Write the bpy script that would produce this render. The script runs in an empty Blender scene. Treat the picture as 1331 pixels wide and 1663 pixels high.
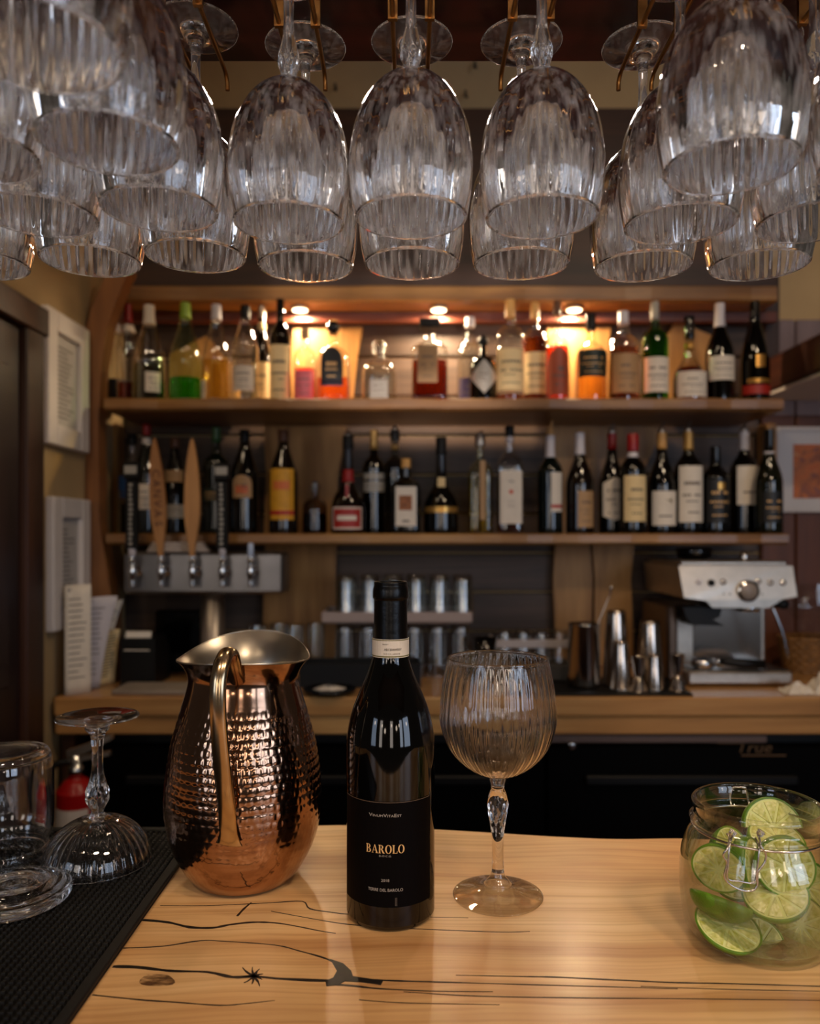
import bpy, bmesh, math, random
from math import sin, cos, pi, radians, sqrt
from mathutils import Vector, Matrix
random.seed(7)
C = bpy.context.scene.collection
SC = bpy.context.scene
EYE = 1.402; F = 1270.0; HZ = 870.0
BAR = 1.06          # bar top height
BACK = 0.978        # back counter height

# ------------------------------------------------------------------ camera
cam_d = bpy.data.cameras.new('camera'); cam = bpy.data.objects.new('camera', cam_d); C.objects.link(cam)
cam.location = (0, 0, EYE); cam.rotation_euler = (pi/2, 0, 0)
cam_d.sensor_fit = 'VERTICAL'; cam_d.sensor_height = 36.0; cam_d.lens = 36.0*F/1663.0
cam_d.shift_y = (HZ-831.5)/1663.0
cam_d.clip_start = 0.02
cam_d.dof.use_dof = True; cam_d.dof.focus_distance = 0.70; cam_d.dof.aperture_fstop = 4.6
SC.camera = cam
# ------------------------------------------------------------------ world, lights, exposure
w = bpy.data.worlds.new('room_world'); SC.world = w; w.use_nodes = True
w.node_tree.nodes['Background'].inputs[0].default_value = (1.0, 0.82, 0.66, 1)
w.node_tree.nodes['Background'].inputs[1].default_value = 0.035
def area(name, loc, target, sx, sy, energy, col, shape='RECTANGLE', spread=None):
    d = bpy.data.lights.new(name, 'AREA'); d.shape = shape; d.size = sx; d.size_y = sy; d.energy = energy; d.color = col
    if spread: d.spread = spread
    o = bpy.data.objects.new(name, d); C.objects.link(o); o.location = loc
    o.rotation_euler = (Vector(target)-Vector(loc)).to_track_quat('-Z', 'Y').to_euler()
    return o
WARM = (1.0, 0.74, 0.49); COOL = (0.62, 0.76, 1.0)
def bulb(loc, energy, rad=.045, col=(1.0, .80, .62)):
    d = bpy.data.lights.new('glint_fill_light', 'POINT'); d.energy = energy; d.shadow_soft_size = rad; d.color = col
    o = bpy.data.objects.new('glint_fill_light', d); C.objects.link(o); o.location = loc
def spot(loc, target, energy, ang, rad=.05, col=(1.0, .83, .73)):
    d = bpy.data.lights.new('goblet_fill_spot', 'SPOT'); d.energy = energy; d.shadow_soft_size = rad; d.color = col; d.spot_size = radians(ang); d.spot_blend = .5
    o = bpy.data.objects.new('goblet_fill_spot', d); C.objects.link(o); o.location = loc
    o.rotation_euler = (Vector(target)-Vector(loc)).to_track_quat('-Z', 'Y').to_euler()
for p_ in ((-1.9, -1.3, 1.95), (-1.2, -2.2, 2.0), (-.55, -1.5, 1.62), (.2, -2.4, 2.05), (.65, -1.4, 1.7), (1.3, -2.1, 2.0), (2.0, -1.2, 1.9)): bulb(p_, 3.0, .09)  # added point lights behind the camera, put in for glints on glass ribs
for tx_ in (-.34, -.1, .12, .34): spot((tx_*2.2, -1.7, 1.30), (tx_, .62, 1.77), 120, 13)  # added unseen spots from behind the camera, brightening the hanging goblets
area('window_and_streak_light', (2.3, -1.6, 1.75), (0.1, 0.8, 1.35), 0.9, 1.3, 16, COOL)
area('window_and_streak_light', (-2.3, -1.7, 1.75), (-0.1, 0.9, 1.4), 0.7, 1.2, 8, COOL)
for tx_ in (-.50, -.18, .14, .46): spot((tx_*1.1, 1.42, 2.32), (tx_*.75, .60, 1.70), 46, 24, .04)  # added spots hidden above the rack board, backlighting the goblets for sparkle
for wx_, wy_, e_, c_ in ((-1.7, -3.0, 9, (1.0, .88, .78)), (.25, -3.3, 9, (1.0, .86, .76)), (2.0, -2.8, 11, (.72, .82, 1.0))):
    area('window_and_streak_light', (wx_, wy_, 1.85), (wx_*.2, .7, 1.55), .5, 1.5, e_, c_)  # added tall area lights behind the camera, giving ribbed glass vertical streaks
for lx, ly, lz, e in ((-0.75, -0.55, 2.75, 6), (0.15, -0.6, 2.8, 9), (0.95, -0.4, 2.75, 12), (0.95, 0.75, 2.95, 10), (-0.9, 0.95, 2.95, 3), (0.1, 1.25, 2.98, 3)):
    area('ceiling_lamp', (lx, ly, lz), (lx*0.5, max(ly, 0.7), 1.0), 0.16, 0.16, e, WARM, 'DISK')
SC.view_settings.view_transform = 'Standard'; SC.view_settings.look = 'None'
SC.view_settings.exposure = 0.0; SC.view_settings.gamma = 1.0; SC.view_settings.use_curve_mapping = False
cy = SC.cycles
cy.max_bounces = 24; cy.transmission_bounces = 22; cy.transparent_max_bounces = 32; cy.glossy_bounces = 8; cy.diffuse_bounces = 4
cy.sample_clamp_indirect = 6.0; cy.blur_glossy = 0.4; cy.use_denoising = True

# ------------------------------------------------------------------ materials
MATS = {}
def srgb(h):
    if isinstance(h, str):
        h = h.lstrip('#'); v = [int(h[i:i+2], 16)/255 for i in (0, 2, 4)]
    else: v = h
    return tuple((c/12.92 if c <= 0.04045 else ((c+0.055)/1.055)**2.4) for c in v) + (1,)
def newmat(name):
    m = bpy.data.materials.new(name); m.use_nodes = True
    nt = m.node_tree; return m, nt, nt.nodes, nt.links
def pbr(name, col, rough=0.5, metal=0.0, spec=0.5, noise=0.0, nscale=30, bump=0.0, bscale=200, coat=0.0, emit=None, es=0, sub=0):
    if name in MATS: return MATS[name]
    m, nt, N, L = newmat(name); b = N['Principled BSDF']
    c = srgb(col); b.inputs['Base Color'].default_value = c
    b.inputs['Roughness'].default_value = rough; b.inputs['Metallic'].default_value = metal
    b.inputs['Specular IOR Level'].default_value = spec; b.inputs['Coat Weight'].default_value = coat
    if noise:
        t = N.new('ShaderNodeTexCoord'); n = N.new('ShaderNodeTexNoise'); n.inputs['Scale'].default_value = nscale; n.inputs['Detail'].default_value = 5
        r = N.new('ShaderNodeValToRGB')
        r.color_ramp.elements[0].color = tuple(x*(1-noise) for x in c[:3])+(1,); r.color_ramp.elements[1].color = tuple(min(1, x*(1+noise)) for x in c[:3])+(1,)
        r.color_ramp.elements[0].position = .3; r.color_ramp.elements[1].position = .7
        L.new(t.outputs['Object'], n.inputs['Vector']); L.new(n.outputs['Fac'], r.inputs[0]); L.new(r.outputs[0], b.inputs['Base Color'])
    if bump:
        t = N.new('ShaderNodeTexCoord'); n = N.new('ShaderNodeTexNoise'); n.inputs['Scale'].default_value = bscale
        bp = N.new('ShaderNodeBump'); bp.inputs['Strength'].default_value = bump; bp.inputs['Distance'].default_value = .002
        L.new(t.outputs['Object'], n.inputs['Vector']); L.new(n.outputs['Fac'], bp.inputs['Height']); L.new(bp.outputs[0], b.inputs['Normal'])
    if emit: b.inputs['Emission Color'].default_value = srgb(emit); b.inputs['Emission Strength'].default_value = es
    if sub: b.inputs['Subsurface Weight'].default_value = sub; b.inputs['Subsurface Radius'].default_value = (.004, .004, .001)
    MATS[name] = m; return m
def wood(name, c1, c2, axis='x', scale=6.0, stretch=14.0, rough=0.45, c3=None, coat=0.0, bump=0.15, wave=True):
    if name in MATS: return MATS[name]
    m, nt, N, L = newmat(name); b = N['Principled BSDF']
    t = N.new('ShaderNodeTexCoord'); mp = N.new('ShaderNodeMapping')
    s = {'x': (1/stretch, 1, 1), 'y': (1, 1/stretch, 1), 'z': (1, 1, 1/stretch)}[axis]
    mp.inputs['Scale'].default_value = tuple(v*scale for v in s)
    geo = N.new('ShaderNodeObjectInfo'); ad = N.new('ShaderNodeVectorMath'); ad.operation = 'ADD'
    ml = N.new('ShaderNodeMath'); ml.operation = 'MULTIPLY'; ml.inputs[1].default_value = 17.3
    L.new(geo.outputs['Random'], ml.inputs[0]); L.new(t.outputs['Object'], ad.inputs[0]); L.new(ml.outputs[0], ad.inputs[1])
    L.new(ad.outputs[0], mp.inputs['Vector'])
    n1 = N.new('ShaderNodeTexNoise'); n1.inputs['Scale'].default_value = 1.0; n1.inputs['Detail'].default_value = 6; n1.inputs['Distortion'].default_value = 1.2
    n2 = N.new('ShaderNodeTexNoise'); n2.inputs['Scale'].default_value = 9.0; n2.inputs['Detail'].default_value = 4
    mx = N.new('ShaderNodeMath'); mx.operation = 'MULTIPLY_ADD'; mx.inputs[1].default_value = .35
    L.new(mp.outputs[0], n1.inputs['Vector']); L.new(mp.outputs[0], n2.inputs['Vector'])
    L.new(n2.outputs['Fac'], mx.inputs[0]); L.new(n1.outputs['Fac'], mx.inputs[2])
    r = N.new('ShaderNodeValToRGB'); e = r.color_ramp.elements
    e[0].position = .45; e[0].color = srgb(c1); e[1].position = .9; e[1].color = srgb(c2)
    if c3: x = e.new(.66); x.color = srgb(c3)
    L.new(mx.outputs[0], r.inputs[0]); L.new(r.outputs[0], b.inputs['Base Color'])
    b.inputs['Roughness'].default_value = rough; b.inputs['Coat Weight'].default_value = coat; b.inputs['Coat Roughness'].default_value = .15
    if bump:
        bp = N.new('ShaderNodeBump'); bp.inputs['Strength'].default_value = bump; bp.inputs['Distance'].default_value = .001
        L.new(mx.outputs[0], bp.inputs['Height']); L.new(bp.outputs[0], b.inputs['Normal'])
    MATS[name] = m; return m
def thin_glass(name, tint=(1, 1, 1), ior=1.5, rough=0.02, boost=0.0, bump=0, bscale=60, pw=4.2, edge=None):
    """thin-walled glass: light passes straight through, the surface mirrors by Fresnel"""
    if name in MATS: return MATS[name]
    m, nt, N, L = newmat(name); N.remove(N['Principled BSDF']); out = N['Material Output']
    tr = N.new('ShaderNodeBsdfTransparent'); tr.inputs[0].default_value = tuple(tint)+(1,)
    gl = N.new('ShaderNodeBsdfGlossy'); gl.inputs['Roughness'].default_value = rough; gl.inputs[0].default_value = (1, 1, 1, 1)
    fr = N.new('ShaderNodeLayerWeight'); fr.inputs['Blend'].default_value = .5; f0 = ((ior-1)/(ior+1))**2
    pn = N.new('ShaderNodeMath'); pn.operation = 'POWER'; pn.inputs[1].default_value = pw
    ad = N.new('ShaderNodeMath'); ad.operation = 'MULTIPLY_ADD'; ad.use_clamp = True; ad.inputs[1].default_value = 1-f0; ad.inputs[2].default_value = f0+boost
    mx = N.new('ShaderNodeMixShader')
    L.new(fr.outputs['Facing'], pn.inputs[0]); L.new(pn.outputs[0], ad.inputs[0]); L.new(ad.outputs[0], mx.inputs[0]); L.new(gl.outputs[0], mx.inputs[2])
    if edge:   # longer path through the wall where it is seen edge-on
        p2 = N.new('ShaderNodeMath'); p2.operation = 'POWER'; p2.inputs[1].default_value = 2.2; cm = N.new('ShaderNodeMix'); cm.data_type = 'RGBA'
        cm.inputs[6].default_value = tuple(tint)+(1,); cm.inputs[7].default_value = tuple(edge)+(1,)
        L.new(fr.outputs['Facing'], p2.inputs[0]); L.new(p2.outputs[0], cm.inputs[0]); L.new(cm.outputs[2], tr.inputs[0])
    L.new(tr.outputs[0], mx.inputs[1]); L.new(mx.outputs[0], out.inputs[0])
    if bump:
        t = N.new('ShaderNodeTexCoord'); n = N.new('ShaderNodeTexNoise'); n.inputs['Scale'].default_value = bscale
        bp = N.new('ShaderNodeBump'); bp.inputs['Strength'].default_value = bump; bp.inputs['Distance'].default_value = .002
        L.new(t.outputs['Object'], n.inputs['Vector']); L.new(n.outputs['Fac'], bp.inputs['Height']); L.new(bp.outputs[0], gl.inputs['Normal']); L.new(bp.outputs[0], fr.inputs['Normal'])
    MATS[name] = m; return m
def real_glass(name, tint=(1, 1, 1), ior=1.5, rough=0.0, film=0.0):
    if name in MATS: return MATS[name]
    m, nt, N, L = newmat(name); N.remove(N['Principled BSDF']); out = N['Material Output']
    g = N.new('ShaderNodeBsdfGlass'); g.inputs[0].default_value = tuple(tint)+(1,); g.inputs['IOR'].default_value = ior; g.inputs['Roughness'].default_value = rough
    if film:   # dishwasher film; its strength also stands in for bright white haze
        d = N.new('ShaderNodeBsdfPrincipled'); d.inputs['Base Color'].default_value = (.9, .88, .87, 1); d.inputs['Roughness'].default_value = .35
        t = N.new('ShaderNodeBsdfTranslucent'); t.inputs[0].default_value = (.9, .88, .87, 1)
        m1 = N.new('ShaderNodeMixShader'); m1.inputs[0].default_value = .5; L.new(d.outputs[0], m1.inputs[1]); L.new(t.outputs[0], m1.inputs[2])
        tc = N.new('ShaderNodeTexCoord'); mp = N.new('ShaderNodeMapping'); mp.inputs['Scale'].default_value = (220, 220, 45); n = N.new('ShaderNodeTexNoise'); n.inputs['Scale'].default_value = 1; n.inputs['Detail'].default_value = 4
        r = N.new('ShaderNodeMapRange'); r.inputs['From Min'].default_value = .42; r.inputs['From Max'].default_value = .72; r.inputs['To Min'].default_value = film*.1; r.inputs['To Max'].default_value = film*3
        L.new(tc.outputs['Object'], mp.inputs['Vector']); L.new(mp.outputs[0], n.inputs['Vector']); L.new(n.outputs['Fac'], r.inputs['Value'])
        m2 = N.new('ShaderNodeMixShader'); L.new(r.outputs[0], m2.inputs[0]); L.new(g.outputs[0], m2.inputs[1]); L.new(m1.outputs[0], m2.inputs[2]); L.new(m2.outputs[0], out.inputs[0])
    else: L.new(g.outputs[0], out.inputs[0])
    MATS[name] = m; return m

# ------------------------------------------------------------------ mesh helpers
class MB:
    def __init__(s): s.v = []; s.f = []; s.sm = []
    def add(s, v, f, smooth=False):
        o = len(s.v); s.v += [tuple(p) for p in v]; s.f += [tuple(i+o for i in q) for q in f]; s.sm += [smooth]*len(f); return s
    def box(s, x0, x1, y0, y1, z0, z1, b=0.0):
        if x1 < x0: x0, x1 = x1, x0
        if y1 < y0: y0, y1 = y1, y0
        if z1 < z0: z0, z1 = z1, z0
        if not b:
            v = [(x, y, z) for z in (z0, z1) for x, y in ((x0, y0), (x1, y0), (x1, y1), (x0, y1))]
            return s.add(v, [(3, 2, 1, 0), (4, 5, 6, 7), (0, 1, 5, 4), (1, 2, 6, 5), (2, 3, 7, 6), (3, 0, 4, 7)])
        b = min(b, (x1-x0)*.45, (y1-y0)*.45, (z1-z0)*.45)
        def rg(z, i): return [(x0+i, y0+b, z), (x0+b, y0+i, z), (x1-b, y0+i, z), (x1-i, y0+b, z), (x1-i, y1-b, z), (x1-b, y1-i, z), (x0+b, y1-i, z), (x0+i, y1-b, z)]
        def rgi(z): return [(x0+b, y0+b*1.5, z), (x0+b*1.5, y0+b, z), (x1-b*1.5, y0+b, z), (x1-b, y0+b*1.5, z), (x1-b, y1-b*1.5, z), (x1-b*1.5, y1-b, z), (x0+b*1.5, y1-b, z), (x0+b, y1-b*1.5, z)]
        R = [rgi(z0), rg(z0+b, 0), rg(z1-b, 0), rgi(z1)]
        v = sum(R, []); f = [tuple(range(7, -1, -1)), tuple(range(24, 32))]
        for k in range(3):
            for i in range(8): j = (i+1) % 8; f.append((k*8+i, k*8+j, k*8+8+j, k*8+8+i))
        return s.add(v, f)
    def prism(s, pts, a, b, plane='xz'):
        """polygon extruded between a and b along the missing axis"""
        n = len(pts)
        def P(p, t): return {'xz': (p[0], t, p[1]), 'xy': (p[0], p[1], t), 'yz': (t, p[0], p[1])}[plane]
        v = [P(p, a) for p in pts]+[P(p, b) for p in pts]
        f = [tuple(range(n)), tuple(range(2*n-1, n-1, -1))]+[(i, n+i, n+(i+1) % n, (i+1) % n) for i in range(n)]
        return s.add(v, f)
    def lathe(s, prof, n=32, c=(0, 0, 0), rf=None, closed=False, caps=True, axis='z', smooth=True):
        """prof [(r,z)]; rf(r,z,theta)->r"""
        v = []; f = []; m = len(prof)
        for r, z in prof:
            for i in range(n):
                t = 2*pi*i/n; rr = rf(r, z, t) if rf else r
                p = (rr*sin(t), -rr*cos(t), z)
                if axis == 'y': p = (p[0], p[2], -p[1])
                if axis == 'x': p = (p[2], p[1], p[0])
                v.append((p[0]+c[0], p[1]+c[1], p[2]+c[2]))
        for k in range(m-1 if not closed else m):
            k2 = (k+1) % m
            for i in range(n): j = (i+1) % n; f.append((k*n+i, k*n+j, k2*n+j, k2*n+i))
        o = len(s.v); s.add(v, f, smooth)
        if caps and not closed:
            if prof[0][0] > 1e-6: s.f.append(tuple(o+i for i in range(n-1, -1, -1))); s.sm.append(False)
            if prof[-1][0] > 1e-6: s.f.append(tuple(o+(m-1)*n+i for i in range(n))); s.sm.append(False)
        return s
    def tube(s, pts, r, n=10, sec=None, closed=False, flat=None):
        """r: number or list; flat: (w,t) multipliers with up vector"""
        P = [Vector(p) for p in pts]; m = len(P); v = []; f = []
        R = r if isinstance(r, (list, tuple)) else [r]*m
        up = Vector((0, 0, 1)); prev = None
        for k in range(m):
            if closed: t = (P[(k+1) % m]-P[k-1]).normalized()
            else: t = (P[min(k+1, m-1)]-P[max(k-1, 0)]).normalized()
            if prev is None:
                a = Vector((1, 0, 0)) if abs(t.x) < .8 else Vector((0, 1, 0)); a = (a-t*a.dot(t)).normalized()
            else: a = (prev-t*prev.dot(t)).normalized()
            prev = a; b = t.cross(a)
            fw, ft = (flat[k] if isinstance(flat, list) else flat) if flat else (1, 1)
            for i in range(n): q = 2*pi*i/n; v.append(P[k]+a*(cos(q)*R[k]*fw)+b*(sin(q)*R[k]*ft))
        for k in range(m if closed else m-1):
            k2 = (k+1) % m
            for i in range(n): j = (i+1) % n; f.append((k*n+i, k*n+j, k2*n+j, k2*n+i))
        o = len(s.v); s.add(v, f, True)
        if not closed:
            s.f += [tuple(o+i for i in range(n-1, -1, -1)), tuple(o+(m-1)*n+i for i in range(n))]; s.sm += [False]*2
        return s
    def patch(s, rfun, z0, z1, a0, a1, n=12, off=.0006, th=.0006, zf=None):
        """thin curved sheet hugging a body of radius rfun(theta); theta 0 faces the viewer side (-Y)"""
        v = []; f = []
        for lay in (off, off+th):
            for i in range(n+1):
                a = a0+(a1-a0)*i/n; r = rfun(a)+lay
                zz = zf(i/n) if zf else (z0, z1)
                for z in zz: v.append((r*sin(a), -r*cos(a), z))
        k = 2*(n+1)
        for i in range(n):
            a = 2*i; f.append((k+a, k+a+2, k+a+3, k+a+1)); f.append((a+1, a+3, a+2, a))
            f.append((a, a+2, k+a+2, k+a)); f.append((a+3, a+1, k+a+1, k+a+3))
        f.append((0, k, k+1, 1)); f.append((2*n+1, k+2*n+1, k+2*n, 2*n))
        return s.add(v, f, False)
    def xf(s, M):
        s.v = [tuple(M @ Vector(p)) for p in s.v]; return s
    def mesh(s, name, mat):
        me = bpy.data.meshes.new(name); me.from_pydata(s.v, [], s.f); me.update()
        bm = bmesh.new(); bm.from_mesh(me); bmesh.ops.recalc_face_normals(bm, faces=bm.faces); bm.to_mesh(me); bm.free()
        me.polygons.foreach_set('use_smooth', s.sm)
        me.materials.append(mat); return me
def link(name, me, parent=None, loc=None, rot=None):
    o = bpy.data.objects.new(name, me); C.objects.link(o)
    if parent: o.parent = parent
    if loc: o.location = loc
    if rot: o.rotation_euler = rot
    return o
def part(name, mb, mat, parent=None, label=None, loc=None, rot=None, kind=None):
    o = link(name, mb.mesh(name, mat), parent, loc, rot)
    if label: o['label'] = label
    if kind: o['kind'] = kind
    return o
def tag(o, label, cat, group=None, kind=None):
    o['label'] = label; o['category'] = cat
    if group: o['group'] = group
    if kind: o['kind'] = kind
    return o
def thing(name, label, cat, loc, rz=0, group=None):
    o = bpy.data.objects.new(name, None); C.objects.link(o); o.empty_display_size = .02
    o.location = loc; o.rotation_euler = (0, 0, rz); return tag(o, label, cat, group)
def struct(name, mb, mat, parent=None):
    o = part(name, mb, mat, parent); o['kind'] = 'structure'; return o
def copy_tree(src, parent=None):
    c = src.copy(); C.objects.link(c)
    if parent: c.parent = parent
    for ch in list(src.children): copy_tree(ch, c)
    return c
def at(px, py, d): return Vector(((px-665.5)/F*d, d, EYE-(py-HZ)/F*d))
def X(px, d): return (px-665.5)/F*d
def Z(py, d): return EYE-(py-HZ)/F*d
def on_bar(px, py):
    d = (EYE-BAR)*F/(py-HZ); return X(px, d), d
def cr(pts, k=6, closed=False):
    """Catmull-Rom through points of any dimension"""
    P = [Vector(p) for p in pts]; n = len(P); out = []
    rng = range(n if closed else n-1)
    for i in rng:
        if closed: a, b, c, d = P[i-1], P[i], P[(i+1) % n], P[(i+2) % n]
        else: a, b, c, d = P[max(i-1, 0)], P[i], P[i+1], P[min(i+2, n-1)]
        for j in range(k):
            t = j/k; out.append(0.5*((2*b)+(c-a)*t+(2*a-5*b+4*c-d)*t*t+(3*b-a-3*c+d)*t**3))
    if not closed: out.append(P[-1])
    return out
def prof(pts, k=5):
    lo = min(b for a, b in pts); hi = max(b for a, b in pts)
    return [(max(p[0], 0), min(max(p[1], lo), hi)) for p in cr([(a, b) for a, b in pts], k)]
def text_mb(txt, size, align='CENTER', depth=0.0):
    cu = bpy.data.curves.new('lettering', 'FONT'); cu.body = txt; cu.size = size; cu.align_x = align; cu.align_y = 'CENTER'; cu.resolution_u = 2
    o = bpy.data.objects.new('lettering', cu); C.objects.link(o)
    dg = bpy.context.evaluated_depsgraph_get(); me = bpy.data.meshes.new_from_object(o.evaluated_get(dg))
    mb = MB(); mb.add([tuple(v.co) for v in me.vertices], [tuple(p.vertices) for p in me.polygons])
    bpy.data.objects.remove(o); bpy.data.curves.remove(cu); bpy.data.meshes.remove(me)
    return mb
def wrap(mb, r, z, a0=0.0, off=.0014):
    """lay flat lettering (x right, y up) round an upright cylinder, facing -Y"""
    mb.v = [((r+off)*sin(a0+p[0]/r), -(r+off)*cos(a0+p[0]/r), z+p[1]) for p in mb.v]; return mb
def stand(mb, loc):
    """lettering in the XZ plane facing -Y"""
    mb.v = [(loc[0]+p[0], loc[1], loc[2]+p[1]) for p in mb.v]; return mb
ORD = ['first', 'second', 'third', 'fourth', 'fifth', 'sixth', 'seventh', 'eighth', 'ninth', 'tenth']

# shared materials
M_steel = pbr('brushed_steel', (.74, .70, .65), .40, 1.0, noise=.08, nscale=40)
M_chrome = pbr('chrome', (.8, .8, .8), .12, 1.0)
M_brass = pbr('aged_brass', (.62, .44, .24), .3, 1.0, noise=.2, nscale=60)
M_copperwire = pbr('copper_wire', (.72, .42, .27), .3, 1.0)
M_black = pbr('black_plastic', (.02, .018, .019), .5, spec=.3)
M_blackgloss = pbr('black_gloss', (.02, .02, .022), .12)
M_paper = pbr('paper_white', (.86, .82, .76), .75, noise=.04, nscale=30)
M_cream = pbr('paper_cream', (.86, .76, .56), .7, noise=.06, nscale=40)
M_ink = pbr('label_ink', (.12, .1, .1), .6)
M_white = pbr('white_paint', (.85, .82, .8), .5, noise=.03, nscale=12)
M_plaster = pbr('tan_plaster', (.66, .56, .40), .85, noise=.07, nscale=7, bump=.12, bscale=120)
M_creamwall = pbr('cream_plaster', (.76, .64, .46), .85, noise=.08, nscale=5, bump=.1, bscale=90)
M_mahog = wood('mahogany', (.10, .022, .016), (.24, .07, .045), 'x', 10, 18, .35, coat=.2)
M_darkwood = wood('dark_stained_wood', (.12, .06, .035), (.30, .17, .10), 'x', 8, 16, .5)
M_darkv = wood('dark_stained_wood_upright', (.13, .07, .045), (.28, .16, .10), 'z', 8, 16, .45)
M_plank = wood('weathered_plank', (.17, .12, .09), (.36, .28, .23), 'x', 9, 18, .55)
M_shelf = wood('live_edge_shelf_wood', (.36, .23, .10), (.68, .50, .26), 'x', 7, 12, .42, (.53, .36, .17), coat=.15)
M_board = wood('live_edge_board_wood', (.46, .30, .14), (.74, .55, .30), 'z', 6, 9, .5, (.60, .42, .20))
M_counter = wood('back_counter_wood', (.56, .39, .22), (.80, .63, .40), 'x', 7, 14, .3, (.70, .51, .30), coat=.2)
M_panelw = wood('panel_wood', (.30, .15, .085), (.46, .26, .15), 'z', 8, 12, .5)
M_greypanel = wood('grey_panel_wood', (.40, .33, .33), (.55, .47, .47), 'z', 8, 12, .55)
G_hero = real_glass('crystal', (1, 1, 1), 1.5, film=.004)
G_foot = thin_glass('crystal_foot', (.97, .97, .96), 1.52, .015, boost=.02, pw=3, edge=(.55, .53, .50))
G_hang = real_glass('crystal_rack', (1, 1, 1), 1.5, film=.05)
G_clear = thin_glass('clear_glass', (.95, .96, .95), 1.5, boost=.05, pw=3.2, edge=(.50, .50, .48))
G_jar = thin_glass('jar_glass', (.975, .98, .965), 1.5, .02, boost=.02, pw=3.2, edge=(.42, .47, .38))
G_dark = pbr('dark_bottle_glass', (.018, .016, .012), .07, spec=.6)
G_brown = pbr('brown_bottle_glass', (.06, .032, .016), .08, spec=.6)
G_olive = pbr('olive_bottle_glass', (.05, .06, .02), .08, spec=.6)
G_green = thin_glass('green_bottle_glass', (.25, .6, .2), 1.5)
G_dgreen = pbr('deep_green_bottle_glass', (.02, .05, .03), .08, spec=.6)
def liq(name, col): return thin_glass('liquid_'+name, col, 1.33)
L_amber = liq('amber', (.75, .32, .08)); L_pink = liq('pink', (.9, .35, .42)); L_orange = liq('orange', (.92, .45, .2)); L_deep = liq('deep_amber', (.5, .14, .04))
L_gold = liq('gold', (.92, .68, .32)); L_rose = liq('rose', (.85, .5, .32)); L_clear = liq('clear', (.93, .94, .92)); L_green = liq('green', (.2, .8, .15)); L_yellow = liq('yellow', (.85, .75, .35)); L_red = liq('red', (.7, .2, .12))

# ================================================================== SETTING
struct('floor', MB().box(-2.6, 3.0, -2.6, 2.75, -.05, 0), wood('floor_wood', (.16, .09, .06), (.30, .18, .11), 'y', 6, 14, .5))
struct('ceiling', MB().box(-2.6, 3.0, -2.6, 2.75, 3.3, 3.35), pbr('ceiling_paint', (.35, .24, .18), .9))
BY = 2.60
wb = struct('wall_back', MB().box(-1.05, 2.4, BY+.022, BY+.12, 0, 3.3), M_creamwall)
for k in range(14):
    z0 = .955+k*.13
    part('plank', MB().box(-.95+random.uniform(0, .004), 1.16, BY-random.uniform(0, .003), BY+.021, z0+.003, z0+.127, .004), M_plank if z0 < 2.1 else M_darkwood, wb)  # upper planks take the dark stain, also standing in for missing light
for k in range(10):
    x0 = 1.165+k*.115
    part('plank', MB().box(x0+.002, x0+.113, BY-.004, BY+.021, .9, 1.80, .004), M_panelw, wb)
    part('plank', MB().box(x0+.002, x0+.113, BY-.004, BY+.021, 1.80, 2.12, .004), M_greypanel, wb)
WX = -.95
wl = struct('wall_left', MB().box(WX-.1, WX, 1.05, BY+.02, 0, 3.3), M_plaster)
dr = struct('door_1', MB().box(WX, WX+.012, 1.08, 1.88, 0, 1.90, .003), wood('door_wood', (.10, .055, .06), (.17, .10, .10), 'z', 6, 12, .4))
for (y0, y1, z0, z1) in ((1.14, 1.44, 1.05, 1.8), (1.52, 1.82, 1.05, 1.8), (1.14, 1.44, .2, .92), (1.52, 1.82, .2, .92)):
    part('panel', MB().box(WX+.012, WX+.018, y0, y1, z0, z1, .004), MATS['door_wood'], dr)
struct('trim_1', MB().box(WX, WX+.028, 1.885, 1.975, 0, 1.96, .004), M_darkv)
struct('trim_2', MB().box(WX, WX+.034, 1.05, 1.99, 1.905, 1.975, .004), M_darkwood)
struct('baseboard_left', MB().box(WX, WX+.014, 1.98, 2.05, 0, .1, .003), M_darkv)
# ledge beam on the right and wall above
rl = struct('trim_3', MB().box(1.134, 2.35, 1.85, BY-.005, 1.86, 1.965, .006), wood('ledge_wood', (.20, .09, .06), (.36, .19, .12), 'y', 7, 14, .4))
struct('trim_4', MB().box(1.145, 2.35, 1.86, BY-.006, 1.85, 1.859), M_white)
struct('trim_5', MB().box(1.165, 1.215, BY-.03, BY-.005, 1.97, 2.72, .004), M_darkv)
for hx, hz in ((755, 163), (770, 116), (545, 152)):
    p = at(hx, hz, BY+.01); part('hook', MB().tube([(p.x, BY+.02, p.z+.02), (p.x, BY-.015, p.z+.018), (p.x, BY-.02, p.z-.005), (p.x+.004, BY-.03, p.z-.012)], .0035, 6), M_black, wb)

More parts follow.
